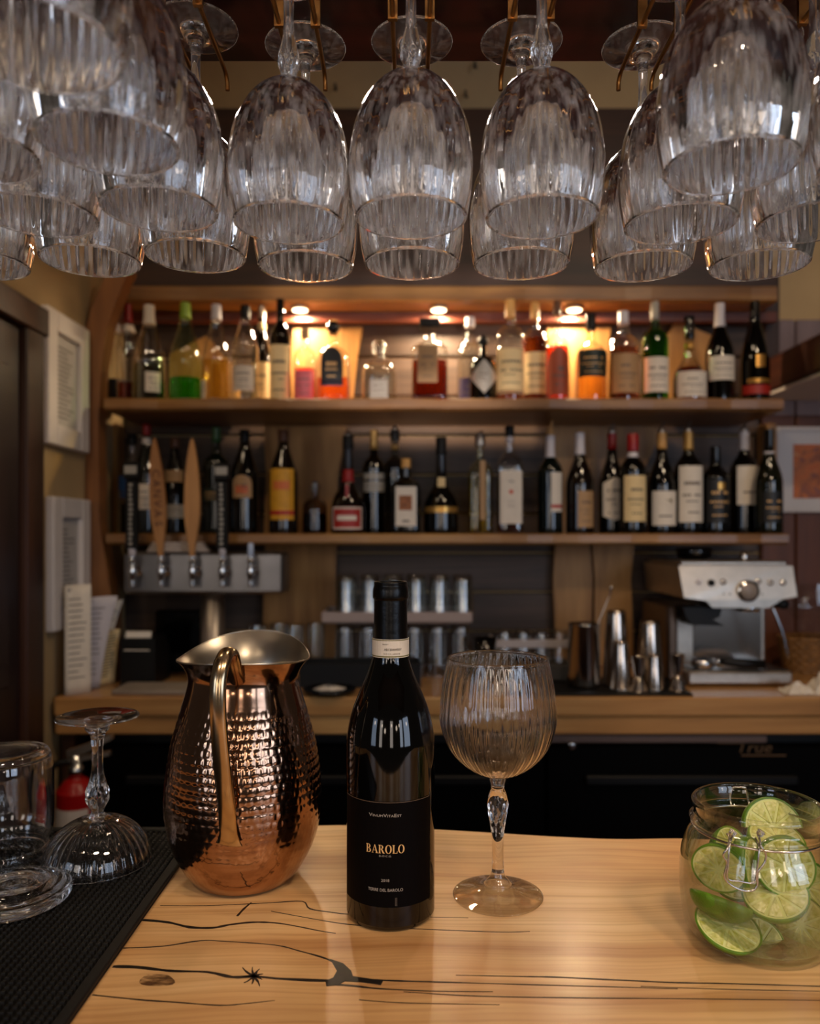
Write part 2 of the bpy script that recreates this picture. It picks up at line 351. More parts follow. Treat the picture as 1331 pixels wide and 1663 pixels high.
# ================================================================== BAR COUNTER (front slab)
def slab_outline():
    far = [(-.95, .93), (-.5, .905), (-.24, .902)]
    for px, py in ((520, 1339), (620, 1341), (700, 1345), (800, 1351), (900, 1357), (1000, 1361), (1100, 1360), (1250, 1362)):
        far.append(on_bar(px, py))
    far += [(.75, .90), (1.0, .91)]
    return [(-.95, .22)]+[(p[0], p[1]) for p in cr(far, 4)]+[(1.0, .22)]
bar = thing('bar_counter', 'pale live-edge wooden bar top with black cracks across its grain', 'counter', (0, .55, 0))
def loc(mb, o): return mb.xf(Matrix.Translation(-Vector(o.location)))
def bar_wood():
    m, nt, N, L = newmat('bar_top_wood'); b = N['Principled BSDF']
    t = N.new('ShaderNodeTexCoord'); mp = N.new('ShaderNodeMapping'); mp.inputs['Scale'].default_value = (.9, 9, 6)
    dn = N.new('ShaderNodeTexNoise'); dn.inputs['Scale'].default_value = 4.0; dn.inputs['Detail'].default_value = 2
    vm = N.new('ShaderNodeVectorMath'); vm.operation = 'MULTIPLY_ADD'; vm.inputs[1].default_value = (.0, .05, 0)
    L.new(t.outputs['Object'], dn.inputs['Vector']); L.new(dn.outputs['Color'], vm.inputs[0]); L.new(t.outputs['Object'], vm.inputs[2]); L.new(vm.outputs[0], mp.inputs['Vector'])
    n1 = N.new('ShaderNodeTexNoise'); n1.inputs['Scale'].default_value = 1.6; n1.inputs['Detail'].default_value = 5; n1.inputs['Distortion'].default_value = .6
    mp2 = N.new('ShaderNodeMapping'); mp2.inputs['Scale'].default_value = (4, 230, 20); L.new(vm.outputs[0], mp2.inputs['Vector'])
    n2 = N.new('ShaderNodeTexNoise'); n2.inputs['Scale'].default_value = 1.0; n2.inputs['Detail'].default_value = 6; L.new(mp2.outputs[0], n2.inputs['Vector'])
    n3 = N.new('ShaderNodeTexNoise'); n3.inputs['Scale'].default_value = 5; n3.inputs['Detail'].default_value = 3; L.new(t.outputs['Object'], n3.inputs['Vector'])
    L.new(mp.outputs[0], n1.inputs['Vector'])
    r = N.new('ShaderNodeValToRGB'); e = r.color_ramp.elements
    e[0].position = .30; e[0].color = srgb((.74, .56, .36)); e[1].position = .72; e[1].color = srgb((.92, .79, .59)); x = e.new(.5); x.color = srgb((.86, .70, .49))
    L.new(n1.outputs['Fac'], r.inputs[0])
    mx = N.new('ShaderNodeMix'); mx.data_type = 'RGBA'; mx.blend_type = 'MULTIPLY'; mx.inputs[0].default_value = .55
    r2 = N.new('ShaderNodeValToRGB'); r2.color_ramp.elements[0].position = .3; r2.color_ramp.elements[0].color = (.62, .5, .38, 1); r2.color_ramp.elements[1].position = .55; r2.color_ramp.elements[1].color = (1, 1, 1, 1)
    L.new(n2.outputs['Fac'], r2.inputs[0]); L.new(r.outputs[0], mx.inputs[6]); L.new(r2.outputs[0], mx.inputs[7])
    mx2 = N.new('ShaderNodeMix'); mx2.data_type = 'RGBA'; mx2.blend_type = 'MULTIPLY'; mx2.inputs[0].default_value = .6
    r3 = N.new('ShaderNodeValToRGB'); r3.color_ramp.elements[0].position = .35; r3.color_ramp.elements[0].color = (.80, .62, .46, 1); r3.color_ramp.elements[1].position = .6; r3.color_ramp.elements[1].color = (1, 1, 1, 1)
    L.new(n3.outputs['Fac'], r3.inputs[0]); L.new(mx.outputs[2], mx2.inputs[6]); L.new(r3.outputs[0], mx2.inputs[7])
    L.new(mx2.outputs[2], b.inputs['Base Color'])
    b.inputs['Roughness'].default_value = .42; b.inputs['Coat Weight'].default_value = .25; b.inputs['Coat Roughness'].default_value = .22
    bp = N.new('ShaderNodeBump'); bp.inputs['Strength'].default_value = .08; bp.inputs['Distance'].default_value = .001
    L.new(n2.outputs['Fac'], bp.inputs['Height']); L.new(bp.outputs[0], b.inputs['Normal'])
    return m
M_bar = bar_wood()
ol = slab_outline()
mb = MB(); n = len(ol)
lv = [(BAR-.055, .012), (BAR-.04, .002), (BAR-.004, 0.0), (BAR, .003)]
for z, ins in lv:
    for x, y in ol: mb.v.append((x, y-(ins if y > .5 else 0), z))
for k in range(3):
    for i in range(n): j = (i+1) % n; mb.f.append((k*n+i, k*n+j, k*n+n+j, k*n+n+i)); mb.sm.append(False)
mb.f += [tuple(range(n-1, -1, -1)), tuple(range(3*n, 4*n))]; mb.sm += [False]*2
part('slab', loc(mb, bar), M_bar, bar)
part('bar_front', loc(MB().box(-.95, 1.0, .42, .50, 0, BAR-.055), bar), M_darkv, bar)
M_crack = pbr('crack_filler', (.10, .075, .055), .45, noise=.5, nscale=150)
def crack(pts, ws):
    P = cr([on_bar(*p) for p in pts], 4); m = len(P); v = []
    for k, p in enumerate(P):
        t = (P[min(k+1, m-1)]-P[max(k-1, 0)]).normalized(); nn = Vector((-t.y, t.x))
        u = k/(m-1); f = u*(len(ws)-1); i = min(int(f), len(ws)-2); wd = ws[i]+(ws[i+1]-ws[i])*(f-i)
        wd *= .5*random.uniform(.65, 1.3)
        a = p+nn*wd; b = p-nn*wd
        v += [(a.x, a.y, BAR-.002), (a.x, a.y, BAR+.0003), (b.x, b.y, BAR+.0003), (b.x, b.y, BAR-.002)]
    f = []
    for k in range(m-1):
        for i in range(4): j = (i+1) % 4; f.append((k*4+i, k*4+j, k*4+4+j, k*4+4+i))
    f += [(0, 1, 2, 3), (m*4-1, m*4-2, m*4-3, m*4-4)]
    part('crack', loc(MB().add(v, f), bar), M_crack, bar)
mm = .001
crack([(228, 1494), (272, 1498), (308, 1506), (345, 1507), (373, 1502), (410, 1498), (446, 1499), (479, 1504), (519, 1512), (545, 1516)], [3.4*mm, 3.6*mm, 2.4*mm, 1.4*mm, .5*mm])
crack([(440, 1480), (500, 1491), (562, 1501), (638, 1507), (707, 1510), (811, 1514), (860, 1513)], [.5*mm, .8*mm, 1.0*mm, .8*mm, .3*mm])
crack([(260, 1471), (333, 1471), (406, 1468), (446, 1466), (491, 1464), (503, 1476), (540, 1482), (569, 1485), (640, 1488), (760, 1491)], [.4*mm, .8*mm, 1.4*mm, 1.2*mm, .9*mm, .3*mm])
crack([(385, 1488), (396, 1476), (408, 1466)], [2.5*mm, 3*mm, 1*mm])
crack([(200, 1540), (264, 1537), (325, 1528), (365, 1529), (446, 1535), (487, 1545), (520, 1554), (540, 1562), (553, 1572)], [1.6*mm, 1.1*mm, .9*mm, 1.5*mm, 3*mm])
crack([(183, 1570), (223, 1571), (276, 1577), (337, 1579), (377, 1587), (414, 1586), (458, 1590), (535, 1593), (560, 1590), (590, 1591), (638, 1593), (707, 1595), (811, 1598), (960, 1602), (1100, 1606)], [3.2*mm, 3.2*mm, 2.6*mm, 3.0*mm, 1.9*mm, 1.0*mm, .5*mm])
crack([(740, 1584), (846, 1586), (900, 1587), (965, 1590), (1030, 1593), (1094, 1596), (1191, 1598), (1331, 1602), (1400, 1604)], [.3*mm, 1.2*mm, 1.6*mm, 1.3*mm, 1.1*mm, 1.0*mm])
crack([(531, 1598), (570, 1601), (617, 1606), (707, 1610), (800, 1611)], [2.6*mm, 2*mm, 1.0*mm, .3*mm])
crack([(655, 1611), (776, 1618), (960, 1621), (1094, 1622), (1331, 1625)], [.4*mm, .9*mm, .8*mm, .6*mm, .4*mm])
crack([(150, 1616), (227, 1624), (284, 1628), (357, 1633), (400, 1630), (446, 1625)], [1.4*mm, 1.4*mm, 1.0*mm, .8*mm, .3*mm])
crack([(583, 1624), (655, 1629), (811, 1632)], [.8*mm, .7*mm, .3*mm])
crack([(1040, 1602), (1180, 1607), (1331, 1610)], [.3*mm, .6*mm, .5*mm])
yj = [on_bar(*p) for p in ((536, 1558), (557, 1565), (570, 1577), (573, 1586), (622, 1593), (618, 1600), (590, 1596), (560, 1594), (548, 1600), (530, 1602), (528, 1594), (541, 1588), (547, 1577))]
part('crack', loc(MB().prism(yj, BAR-.002, BAR+.0004, 'xy'), bar), M_crack, bar)
for a in range(9):
    ang = a*2*pi/9+.3; L_ = random.uniform(14, 26)
    crack([(412, 1586), (412+cos(ang)*L_*.6, 1586+sin(ang)*L_*.5), (412+cos(ang+.1)*L_, 1586+sin(ang+.1)*L_*.85)], [3*mm, 1.5*mm, .4*mm])
def knot_mat():
    m, nt, N, L = newmat('knot_wood'); b = N['Principled BSDF']; b.inputs['Base Color'].default_value = srgb((.34, .22, .12)); b.inputs['Roughness'].default_value = .5
    t = N.new('ShaderNodeTexCoord'); mp = N.new('ShaderNodeMapping'); mp.inputs['Scale'].default_value = (60, 160, 1); n = N.new('ShaderNodeTexNoise'); n.inputs['Scale'].default_value = 1; n.inputs['Detail'].default_value = 5
    r = N.new('ShaderNodeMapRange'); r.inputs['From Min'].default_value = .36; r.inputs['From Max'].default_value = .64
    L.new(t.outputs['Object'], mp.inputs['Vector']); L.new(mp.outputs[0], n.inputs['Vector']); L.new(n.outputs['Fac'], r.inputs['Value']); L.new(r.outputs[0], b.inputs['Alpha'])
    return m
bl = [on_bar(255+cos(t)*28*(1+.12*sin(3*t)), 1592+sin(t)*11*(1+.15*cos(2*t))) for t in [2*pi*i/20 for i in range(20)]]
part('knot', loc(MB().prism(bl, BAR-.002, BAR+.0002, 'xy'), bar), knot_mat(), bar)

# ---- rubber bar mat
mat_ = thing('bar_mat', 'black rubber bar mat with raised nubs on the left of the bar', 'mat', (-.42, .62, BAR))
M_rub = pbr('black_rubber', (.030, .027, .027), .6, spec=.3)
MX0, MX1, MY0, MY1 = -.62, -.237, .36, .902
mb = MB().box(MX0, MX1, MY0, MY1, BAR+.0004, BAR+.003, .001)
for b_ in ((MX0, MX1, MY1-.010, MY1), (MX1-.010, MX1, MY0, MY1-.010), (MX0, MX1-.010, MY0, MY0+.010), (MX0, MX0+.010, MY0+.010, MY1-.010)):
    mb.box(b_[0], b_[1], b_[2], b_[3], BAR+.002, BAR+.0065, .0012)
part('mat_base', loc(mb, mat_), M_rub, mat_)
nb = MB(); st = .0062
x = MX0+.016
while x < MX1-.013:
    y = MY0+.1
    while y < MY1-.013:
        r0 = .0021; r1 = .0014; z0 = BAR+.0028; z1 = BAR+.0058
        nb.add([(x-r0, y-r0, z0), (x+r0, y-r0, z0), (x+r0, y+r0, z0), (x-r0, y+r0, z0), (x-r1, y-r1, z1), (x+r1, y-r1, z1), (x+r1, y+r1, z1), (x-r1, y+r1, z1)],
               [(4, 5, 6, 7), (0, 1, 5, 4), (1, 2, 6, 5), (2, 3, 7, 6), (3, 0, 4, 7)])
        y += st
    x += st
part('nub', loc(nb, mat_), M_rub, mat_, kind='stuff')
MATZ = BAR+.006

# ================================================================== RIBBED CRYSTAL
def rib(n, amp, fade0, fade1, zmax):
    def f(r, z, t):
        return r
    return f
def bowl_mesh(outer, th, ribs, amp, seg, name, mat, zr, zb):
    """outer profile from bottom (r~0) to rim; ribs fade toward the rim and the base"""
    op = prof(outer, 6); mb = MB()
    rim = op[-1]; ip = []
    for k, (r, z) in enumerate(op):
        a = op[max(k-1, 0)]; b = op[min(k+1, len(op)-1)]; dx, dz = b[0]-a[0], b[1]-a[1]; l = sqrt(dx*dx+dz*dz) or 1
        t_ = th*(1.0 if k > 6 else 1.0+.8*(6-k)/6)
        ip.append((max(r-dz/l*t_, 0), z+dx/l*t_))
    sg = 1 if rim[1] > op[0][1] else -1
    ip = [p for p in ip if (p[1]-op[0][1])*sg > th*.9]
    ip = [(0, ip[0][1]-sg*.0001)]+ip; op = [(0, op[0][1])]+op
    P = op[:-1]+[(rim[0]-th*.5+.0008*cos(a*pi/6), rim[1]+sg*.0008*sin(a*pi/6)) for a in range(0, 7)]+ip[-2::-1]; no = len(op)-1
    def rf(r, z, t):
        u = abs(z-zb)/abs(zr-zb); fd = min(1, u*5)*min(1, (1-u)*7)
        return r+amp*fd*cos(ribs*t+.35*sin(6*u+t)*0)*min(1, r/.02)
    v = []; f = []; m = len(P)
    for k, (r, z) in enumerate(P):
        for i in range(seg):
            t = 2*pi*i/seg; rr = rf(r, z, t) if k < no else (r-.1*(rf(r, z, t)-r))
            v.append((rr*sin(t), -rr*cos(t), z))
    for k in range(m-1):
        for i in range(seg): j = (i+1) % seg; f.append((k*seg+i, k*seg+j, k*seg+seg+j, k*seg+seg+i))
    mb.add(v, f, True)
    return mb.mesh(name, mat)
def stem_mesh(pr, z0, z1, name, mat, facets=9, n=54, amp=.0006):
    """stem with a cut-jewel bulb between z0 and z1"""
    P = prof(pr, 7)
    lo, hi = min(z0, z1), max(z0, z1)
    def rf(r, z, t):
        if lo < z < hi:
            u = (z-lo)/(hi-lo); a = sin(pi*u)
            return r*(1+.075*a*cos(facets*t)*cos(u*3*pi))-0*amp
        return r
    return MB().lathe(P, n, rf=rf).mesh(name, mat)
def foot_mesh(r, th, stem_r, sgn, name, mat):
    """flat foot disc; sgn=+1: underside at z=0, rises to the stem"""
    P = [(0, .0016), (r*.5, .0012), (r*.86, .0002), (r*.97, 0), (r, .0008), (r*.985, .002), (r*.8, .0036), (r*.5, .0062), (r*.3, .0095), (stem_r*1.9, .0135), (stem_r*1.25, .0185), (stem_r, .0235)]
    P = [(a, b*sgn) for a, b in prof(P, 4)]
    return MB().lathe(P, 72).mesh(name, mat)

# hanging goblet, built upside down: rim at z=0, foot at z=.202
hb_bowl = bowl_mesh([(.0035, .110), (.013, .1085), (.0245, .101), (.034, .089), (.0425, .070), (.0462, .048), (.0465, .034), (.0452, .018), (.0433, .007), (.0418, 0)], .0011, 36, .00075, 396, 'bowl', G_hang, 0, .110)
hb_stem = stem_mesh([(.0070, .1095), (.0058, .1125), (.0052, .1145), (.0064, .1185), (.0080, .1255), (.0081, .131), (.0066, .139), (.0048, .147), (.0041, .156), (.0039, .168), (.0042, .1785)], .115, .142, 'stem', G_hang)
hb_foot = foot_mesh(.0365, .003, .0042, -1, 'foot', G_hang)
HANG_R = EYE+.2445
def goblet(x, y, label):
    g = thing('wine_goblet', label, 'glass', (x, y, HANG_R), random.uniform(0, .3), 'ribbed goblets hanging from the rack')
    link('bowl', hb_bowl, g); link('stem', hb_stem, g); link('foot', hb_foot, g, (0, 0, .202))
    return g
COLS = [(-.389, [.706]), (-.284, [.502, .600, .698]), (-.188, [.392, .490, .588, .686]), (-.0955, [.614, .713]), (0.001, [.603, .706]), (.1012, [.603, .706]), (.2125, [.520, .616, .712]), (.3160, [.516, .612, .709])]
for ci, (cx, ys) in enumerate(COLS):
    for k, y in enumerate(ys):
        if len(ys) == 1: w_ = 'alone at the left edge'
        else: w_ = {0: 'nearest', len(ys)-1: 'farthest back'}.get(k, '%s from the front' % ORD[k])
        goblet(cx+random.uniform(-.0008, .0008), y, 'ribbed goblet in the %s rack slot from the left, %s' % (ORD[ci], w_))
# ---- the rack
rack = thing('glass_rack', 'dark red wooden overhead rack with paired brass rails holding goblets', 'rack', (0, .5, EYE+.465))
part('rack_board', loc(MB().box(-.75, .75, .3, .766, EYE+.463, EYE+.487, .003), rack), M_mahog, rack)
part('rack_canopy', loc(MB().box(-.75, .75, .32, .35, EYE+.487, 3.3), rack), M_mahog, rack)
part('rack_canopy', loc(MB().box(-.75, .75, .72, .75, EYE+.487, 3.3), rack), M_mahog, rack)
RZ = EYE+.2445+.202-.0078-.0042
for cx, ys in COLS:
    y0 = max(min(ys)-.1, .31); yb = (ys[-1]+ys[-2])/2 if len(ys) > 1 else ys[0]-.05
    for s in (-1, 1):
        xx = cx+s*.0155
        pts = [(xx, y0, EYE+.464), (xx, y0, RZ+.006), (xx, y0+.006, RZ), (xx, .715, RZ), (xx, .732, RZ-.001), (xx, .739, RZ-.006), (xx, .7395, RZ-.0135)]
        if cx == -.186 and s == 1:
            pts = pts[:5]+[(xx, .738, RZ-.006), (xx+.004, .741, RZ-.013), (xx+.026, .743, RZ-.013), (xx+.0305, .743, RZ-.009), (xx+.031, .743, RZ+.018), (xx+.029, .743, EYE+.4595), (xx-.02, .743, EYE+.461)]
            part('rail', loc(MB().tube(pts, .0021, 8), rack), M_copperwire, rack, 'copper rail ending in a square bent loop')
        else:
            part('rail', loc(MB().tube(pts, .0021, 8), rack), M_brass, rack)
        part('rail_bracket', loc(MB().box(xx-.004, xx+.004, yb-.002, yb+.002, RZ-.003, EYE+.4635).box(xx-.006, xx+.006, yb-.008, yb+.008, EYE+.461, EYE+.4635), rack), M_brass, rack)

# ---- goblet standing on the bar
gx, gy = on_bar(808, 1455)
g = thing('wine_goblet', 'large clear ribbed balloon goblet standing on the bar beside the wine bottle', 'glass', (gx, gy, BAR+.0003))
tb = bowl_mesh([(.004, .1135), (.013, .1145), (.0245, .1195), (.0365, .1285), (.0475, .1425), (.0542, .162), (.0548, .176), (.0527, .198), (.0497, .214), (.0475, .2255)], .0011, 40, .00030, 440, 'bowl', G_hero, .2255, .1135)
ts = stem_mesh([(.0060, .0232), (.0053, .034), (.0052, .046), (.0056, .056), (.0070, .066), (.0090, .080), (.0096, .0875), (.0086, .0955), (.0064, .1015), (.0068, .106), (.0080, .1105), (.0088, .1140)], .066, .098, 'stem', G_hero)
link('bowl', tb, g); link('stem', ts, g); link('foot', foot_mesh(.0425, .003, .0060, 1, 'foot', G_foot), g)
# ---- coupe upside down on the mat
cx_, cy_ = X(158, .805), .805
g = thing('coupe_glass', 'clear ribbed coupe standing upside down on the black mat', 'glass', (cx_, cy_, MATZ))
cb = bowl_mesh([(.004, .0465), (.014, .0450), (.0265, .0405), (.038, .0325), (.0465, .0215), (.0512, .0095), (.0525, 0)], .0012, 34, .0005, 340, 'bowl', G_hero, 0, .0465)
cs = stem_mesh([(.0080, .0463), (.0066, .050), (.0062, .053), (.0085, .058), (.0113, .066), (.0112, .073), (.0085, .083), (.0062, .092), (.0054, .104), (.0056, .118), (.0064, .1275)], .054, .085, 'stem', G_hero)
link('bowl', cb, g); link('stem', cs, g); link('foot', foot_mesh(.041, .003, .0064, -1, 'foot', G_hero), g, (0, 0, .151))

# ================================================================== HAMMERED PITCHER
PX, PY = X(396, .785), .785
pit = thing('pitcher', 'hammered copper water pitcher with silver lining and long curved handle', 'pitcher', (PX, PY, BAR+.0005))
pp = prof([(.0, 0.0), (.030, 0.0), (.046, .001), (.0525, .006), (.060, .016), (.0715, .040), (.0772, .070), (.0765, .098), (.0718, .132), (.0645, .160), (.0580, .182), (.0545, .196), (.0550, .205), (.0585, .2125), (.0635, .2185)], 10)
NA = 56
ZR0, ZR1, NR = .012, .178, 20
def spout(r, z, t):
    """lip pulled up and out on the far side (t=pi), a little up at the handle"""
    k = max(0, (z-.190)/.0285); c_ = -cos(t)
    far = max(0, c_); near = max(0, -c_)
    return r+k*k*(.012*far**3+.002*abs(sin(t))**4), z+k*k*(.019*far**1.6+.004*near**2)
def pit_shell(P, hammer, off=0):
    n = NA*7; v = []; f = []
    for r, z in P:
        for i in range(n):
            t = 2*pi*i/n; rr = max(r+off, 0)
            if hammer and ZR0 < z < ZR1:
                vv = (z-ZR0)/(ZR1-ZR0)*NR; row = int(vv); vv -= row
                jit = .5+.42*sin(row*2.4); uu = (t/(2*pi)*NA+jit) % 1
                rnd = random.Random(int(t/(2*pi)*NA+jit) % NA*131+row*7)
                am = .0006*(.55+.75*rnd.random())*min(1, (ZR1-z)/.03+.25)*(.45+.55*min(1, max(0, (z-.05)/.05)))
                hu = 1-abs(2*uu-1)**2.2; hv = 1-abs(2*vv-1)**2.2
                rr += am*(hu*hv-.6)
            r2, z2 = spout(rr, z, t); v.append((r2*sin(t), -r2*cos(t), z2))
    for k in range(len(P)-1):
        for i in range(n): j = (i+1) % n; f.append((k*n+i, k*n+j, k*n+n+j, k*n+n+i))
    return MB().add(v, f, True)
def dens(P, zs):
    out = []
    for z in zs:
        for k in range(len(P)-1):
            if P[k][1] <= z <= P[k+1][1] and P[k+1][1] > P[k][1]:
                u = (z-P[k][1])/(P[k+1][1]-P[k][1]); out.append((P[k][0]+(P[k+1][0]-P[k][0])*u, z)); break
    return out
low = [p for p in pp if p[1] < .0118]; up = [p for p in pp if p[1] > .1785]
mid = dens(pp, [ZR0+(ZR1-ZR0)*i/(NR*7) for i in range(NR*7+1)])
M_copper = pbr('hammered_copper', (.67, .52, .42), .12, 1.0, noise=.14, nscale=25)
M_lining = pbr('nickel_lining', (.72, .69, .64), .30, 1.0, noise=.06, nscale=50)
part('body', pit_shell(low+mid+up, True), M_copper, pit)
ins = [(max(r-.0012, 0), z) for r, z in pp if z > .02]+[]
lin = MB(); sh = pit_shell([(0, .02)]+ins, False)
part('lining', sh, M_lining, pit, 'silvery lining of the pitcher')
# rolled lip joining body and lining
lp = []
for i in range(96):
    t = 2*pi*i/96; r, z = spout(.0630, .2185, t); lp.append((r*sin(t), -r*cos(t), z))
part('lip', MB().tube(lp, .0009, 8, closed=True), M_lining, pit)
hp = [(.006, -.056, .206), (.0065, -.070, .218), (.007, -.086, .2345), (.0065, -.100, .239), (.005, -.1125, .232), (.0035, -.1195, .217), (.0035, -.121, .195), (.0045, -.118, .165), (.006, -.112, .132), (.0065, -.102, .105), (.005, -.091, .084), (.004, -.082, .070), (.0035, -.079, .063)]
hq = cr(hp, 6); nh = len(hq); fl = []
for k in range(nh):
    u = k/(nh-1); wv = .95 if u < .45 else .95+.15*(u-.45)/.5
    if u > .88: wv += (u-.88)*4.2
    tv = .62 if u < .5 else .62-.30*(u-.5)/.5
    fl.append((wv, tv))
part('handle', MB().tube(hq, .0078, 16, flat=fl), pbr('handle_metal', (.78, .68, .54), .2, 1.0, noise=.1, nscale=30), pit, 'long curved polished handle')

# ================================================================== WINE BOTTLE
bx, by = X(634, .712), .712
wbt = thing('wine_bottle', 'black wine bottle with dark label standing in the middle of the bar', 'bottle', (bx, by, BAR+.0005))
bp_ = prof([(0, .004), (.025, .003), (.036, 0), (.0395, .004), (.0400, .012), (.0400, .08), (.0402, .145), (.0392, .163), (.0355, .181), (.0290, .1985), (.0222, .214), (.0175, .228), (.0160, .238)], 6)
part('glass_body', MB().lathe(bp_+[(.0150, .245), (.0146, .29), (.0120, .2965)], 72), pbr('black_wine_glass', (.012, .009, .008), .06, spec=.55), wbt)
part('capsule', MB().lathe(prof([(.0163, .232), (.0157, .240), (.0152, .262), (.0150, .283), (.0151, .2845)], 4)+prof([(.0161, .2850), (.0163, .2875), (.0161, .2925), (.0150, .2965), (.0152, .2985), (.0143, .3000), (.0128, .2998), (.0125, .2985), (0, .2983)], 3), 56), pbr('black_capsule', (.02, .017, .018), .3, spec=.25, noise=.3, nscale=200, bump=.1), wbt)
rr_ = lambda a: .0402
lab = part('label', MB().patch(rr_, .022, .1125, -radians(72), radians(60), 28, .0002, .0003), pbr('black_label', (.018, .010, .010), .6, spec=.06, noise=.1, nscale=200), wbt)
hl = MB().patch(rr_, .1119, .1124, -radians(70), radians(58), 28, .0005, .0002)
part('label_line', hl, pbr('label_hairline', (.35, .28, .22), .4), lab)
# serif capitals for the large word
def serif(word, h):
    out = MB(); x = 0.0
    def q(p): out.add([(x0+a*h, b*h, 0) for a, b in p], [tuple(range(len(p)))])
    def arc(cx, cy, ow, oh, iw, ih, a0, a1, n=14, dx=0):
        pts = []
        for i in range(n):
            t0 = a0+(a1-a0)*i/n; t1 = a0+(a1-a0)*(i+1)/n
            q([(cx+ow*cos(t0), cy+oh*sin(t0)), (cx+ow*cos(t1), cy+oh*sin(t1)), (cx+dx+iw*cos(t1), cy+ih*sin(t1)), (cx+dx+iw*cos(t0), cy+ih*sin(t0))])
    for ch in word:
        x0 = x
        if ch in 'BRL':
            q([(.08, 0), (.26, 0), (.26, 1), (.08, 1)]); q([(0, 0), (.34, 0), (.34, .05), (0, .05)]); q([(0, .95), (.34, .95), (.34, 1), (0, 1)])
        if ch == 'B':
            arc(.34, .75, .30, .25, .13, .20, -pi/2, pi/2); arc(.36, .26, .36, .26, .17, .21, -pi/2, pi/2)
            for y_ in (.0, .49, .95): q([(.2, y_), (.36, y_), (.36, y_+.05), (.2, y_+.05)])
            x += .82*h
        elif ch == 'R':
            arc(.34, .74, .32, .26, .14, .21, -pi/2, pi/2)
            for y_ in (.48, .95): q([(.2, y_), (.36, y_), (.36, y_+.05), (.2, y_+.05)])
            q([(.34, .5), (.52, .52), (.80, .05), (.60, .0)]); q([(.58, 0), (.88, 0), (.88, .05), (.58, .05)]); x += .92*h
        elif ch == 'A':
            q([(.08, 0), (.15, 0), (.46, .9), (.42, 1)]); q([(.40, 1), (.50, 1), (.86, 0), (.66, 0)]); q([(.25, .30), (.66, .30), (.66, .35), (.25, .35)])
            q([(0, 0), (.26, 0), (.26, .05), (0, .05)]); q([(.56, 0), (.94, 0), (.94, .05), (.56, .05)]); x += .97*h
        elif ch == 'O':
            arc(.45, .5, .45, .52, .25, .46, 0, 2*pi, 26); x += .98*h
        elif ch == 'L':
            q([(.2, 0), (.66, 0), (.66, .06), (.2, .06)]); q([(.60, 0), (.68, 0), (.68, .30), (.64, .30)]); x += .76*h
    for k, p in enumerate(out.v): out.v[k] = (p[0]-x/2, p[1]-h/2, 0)
    return out, x
M_gold = pbr('label_gold', (.86, .68, .44), .45); M_silver = pbr('label_grey', (.66, .62, .58), .5)
A0 = -radians(5)
sm, wd = serif('BAROLO', .0072)
for k, p in enumerate(sm.v): sm.v[k] = (p[0]*.0335/wd, p[1], 0)
part('lettering', wrap(sm, .0402, .0725, A0), M_gold, lab)
def small(txt, h, width, z, mat=M_silver, a=A0):
    t = text_mb(txt, h); xs = [p[0] for p in t.v]; k = width/(max(xs)-min(xs)); t.v = [(p[0]*k, p[1], 0) for p in t.v]
    part('lettering', wrap(t, .0402, z, a, .0012), mat, lab)
def smallcaps(parts, h, width, z):
    mb = MB(); x = 0
    for s, sc in parts:
        t = text_mb(s, h*sc, 'LEFT'); x0 = min(p[0] for p in t.v); x1 = max(p[0] for p in t.v); y0 = min(p[1] for p in t.v)
        mb.add([(p[0]-x0+x, p[1]-y0, 0) for p in t.v], t.f); x += x1-x0+h*.08
    k = width/x; mb.v = [(p[0]*k-width/2, p[1]*.9, 0) for p in mb.v]
    part('lettering', wrap(mb, .0402, z, A0, .0012), M_silver, lab)
smallcaps([('V', 1), ('INUM', .72), ('V', 1), ('ITA', .72), ('E', 1), ('ST', .72)], .0045, .0285, .1000)
small('D.O.C.G.', .0022, .0105, .0665)
small('2018', .0034, .0068, .0455)
small('TERRE DEL BAROLO', .0037, .0300, .0372)
part('lettering', MB().patch(rr_, .0235, .0305, .12, .135, 2, .0006, .0002).patch(rr_, .0235, .0305, .15, .163, 2, .0006, .0002), pbr('label_dim', (.3, .26, .23), .5), lab)
r2_ = lambda a: .0164 if True else 0
ns = part('neck_band', MB().patch(lambda a: .0161, .2325, .2490, -radians(100), radians(100), 20, .0004, .0003), M_paper, wbt, 'white paper strip round the neck')
mb = MB()
for z0, z1 in ((.2332, .2342), (.2478, .2486)): mb.patch(lambda a: .0161, z0, z1, -1.7, 1.7, 20, .0008, .0001)
part('band_rule', mb, pbr('olive_ink', (.45, .42, .22), .6), ns)
def nb_text(txt, h, width, z, a): 
    t = text_mb(txt, h); xs = [p[0] for p in t.v]; k = width/(max(xs)-min(xs)); t.v = [(p[0]*k, p[1], 0) for p in t.v]
    part('lettering', wrap(t, .0161, z, a, .0012), M_ink, ns)
nb_text('AB120444507', .0030, .0150, .2400, .15); nb_text('BAROLO', .0016, .0050, .2447, -.25); nb_text('D.O.C.G. LANGHE', .0016, .0140, .2362, .1)

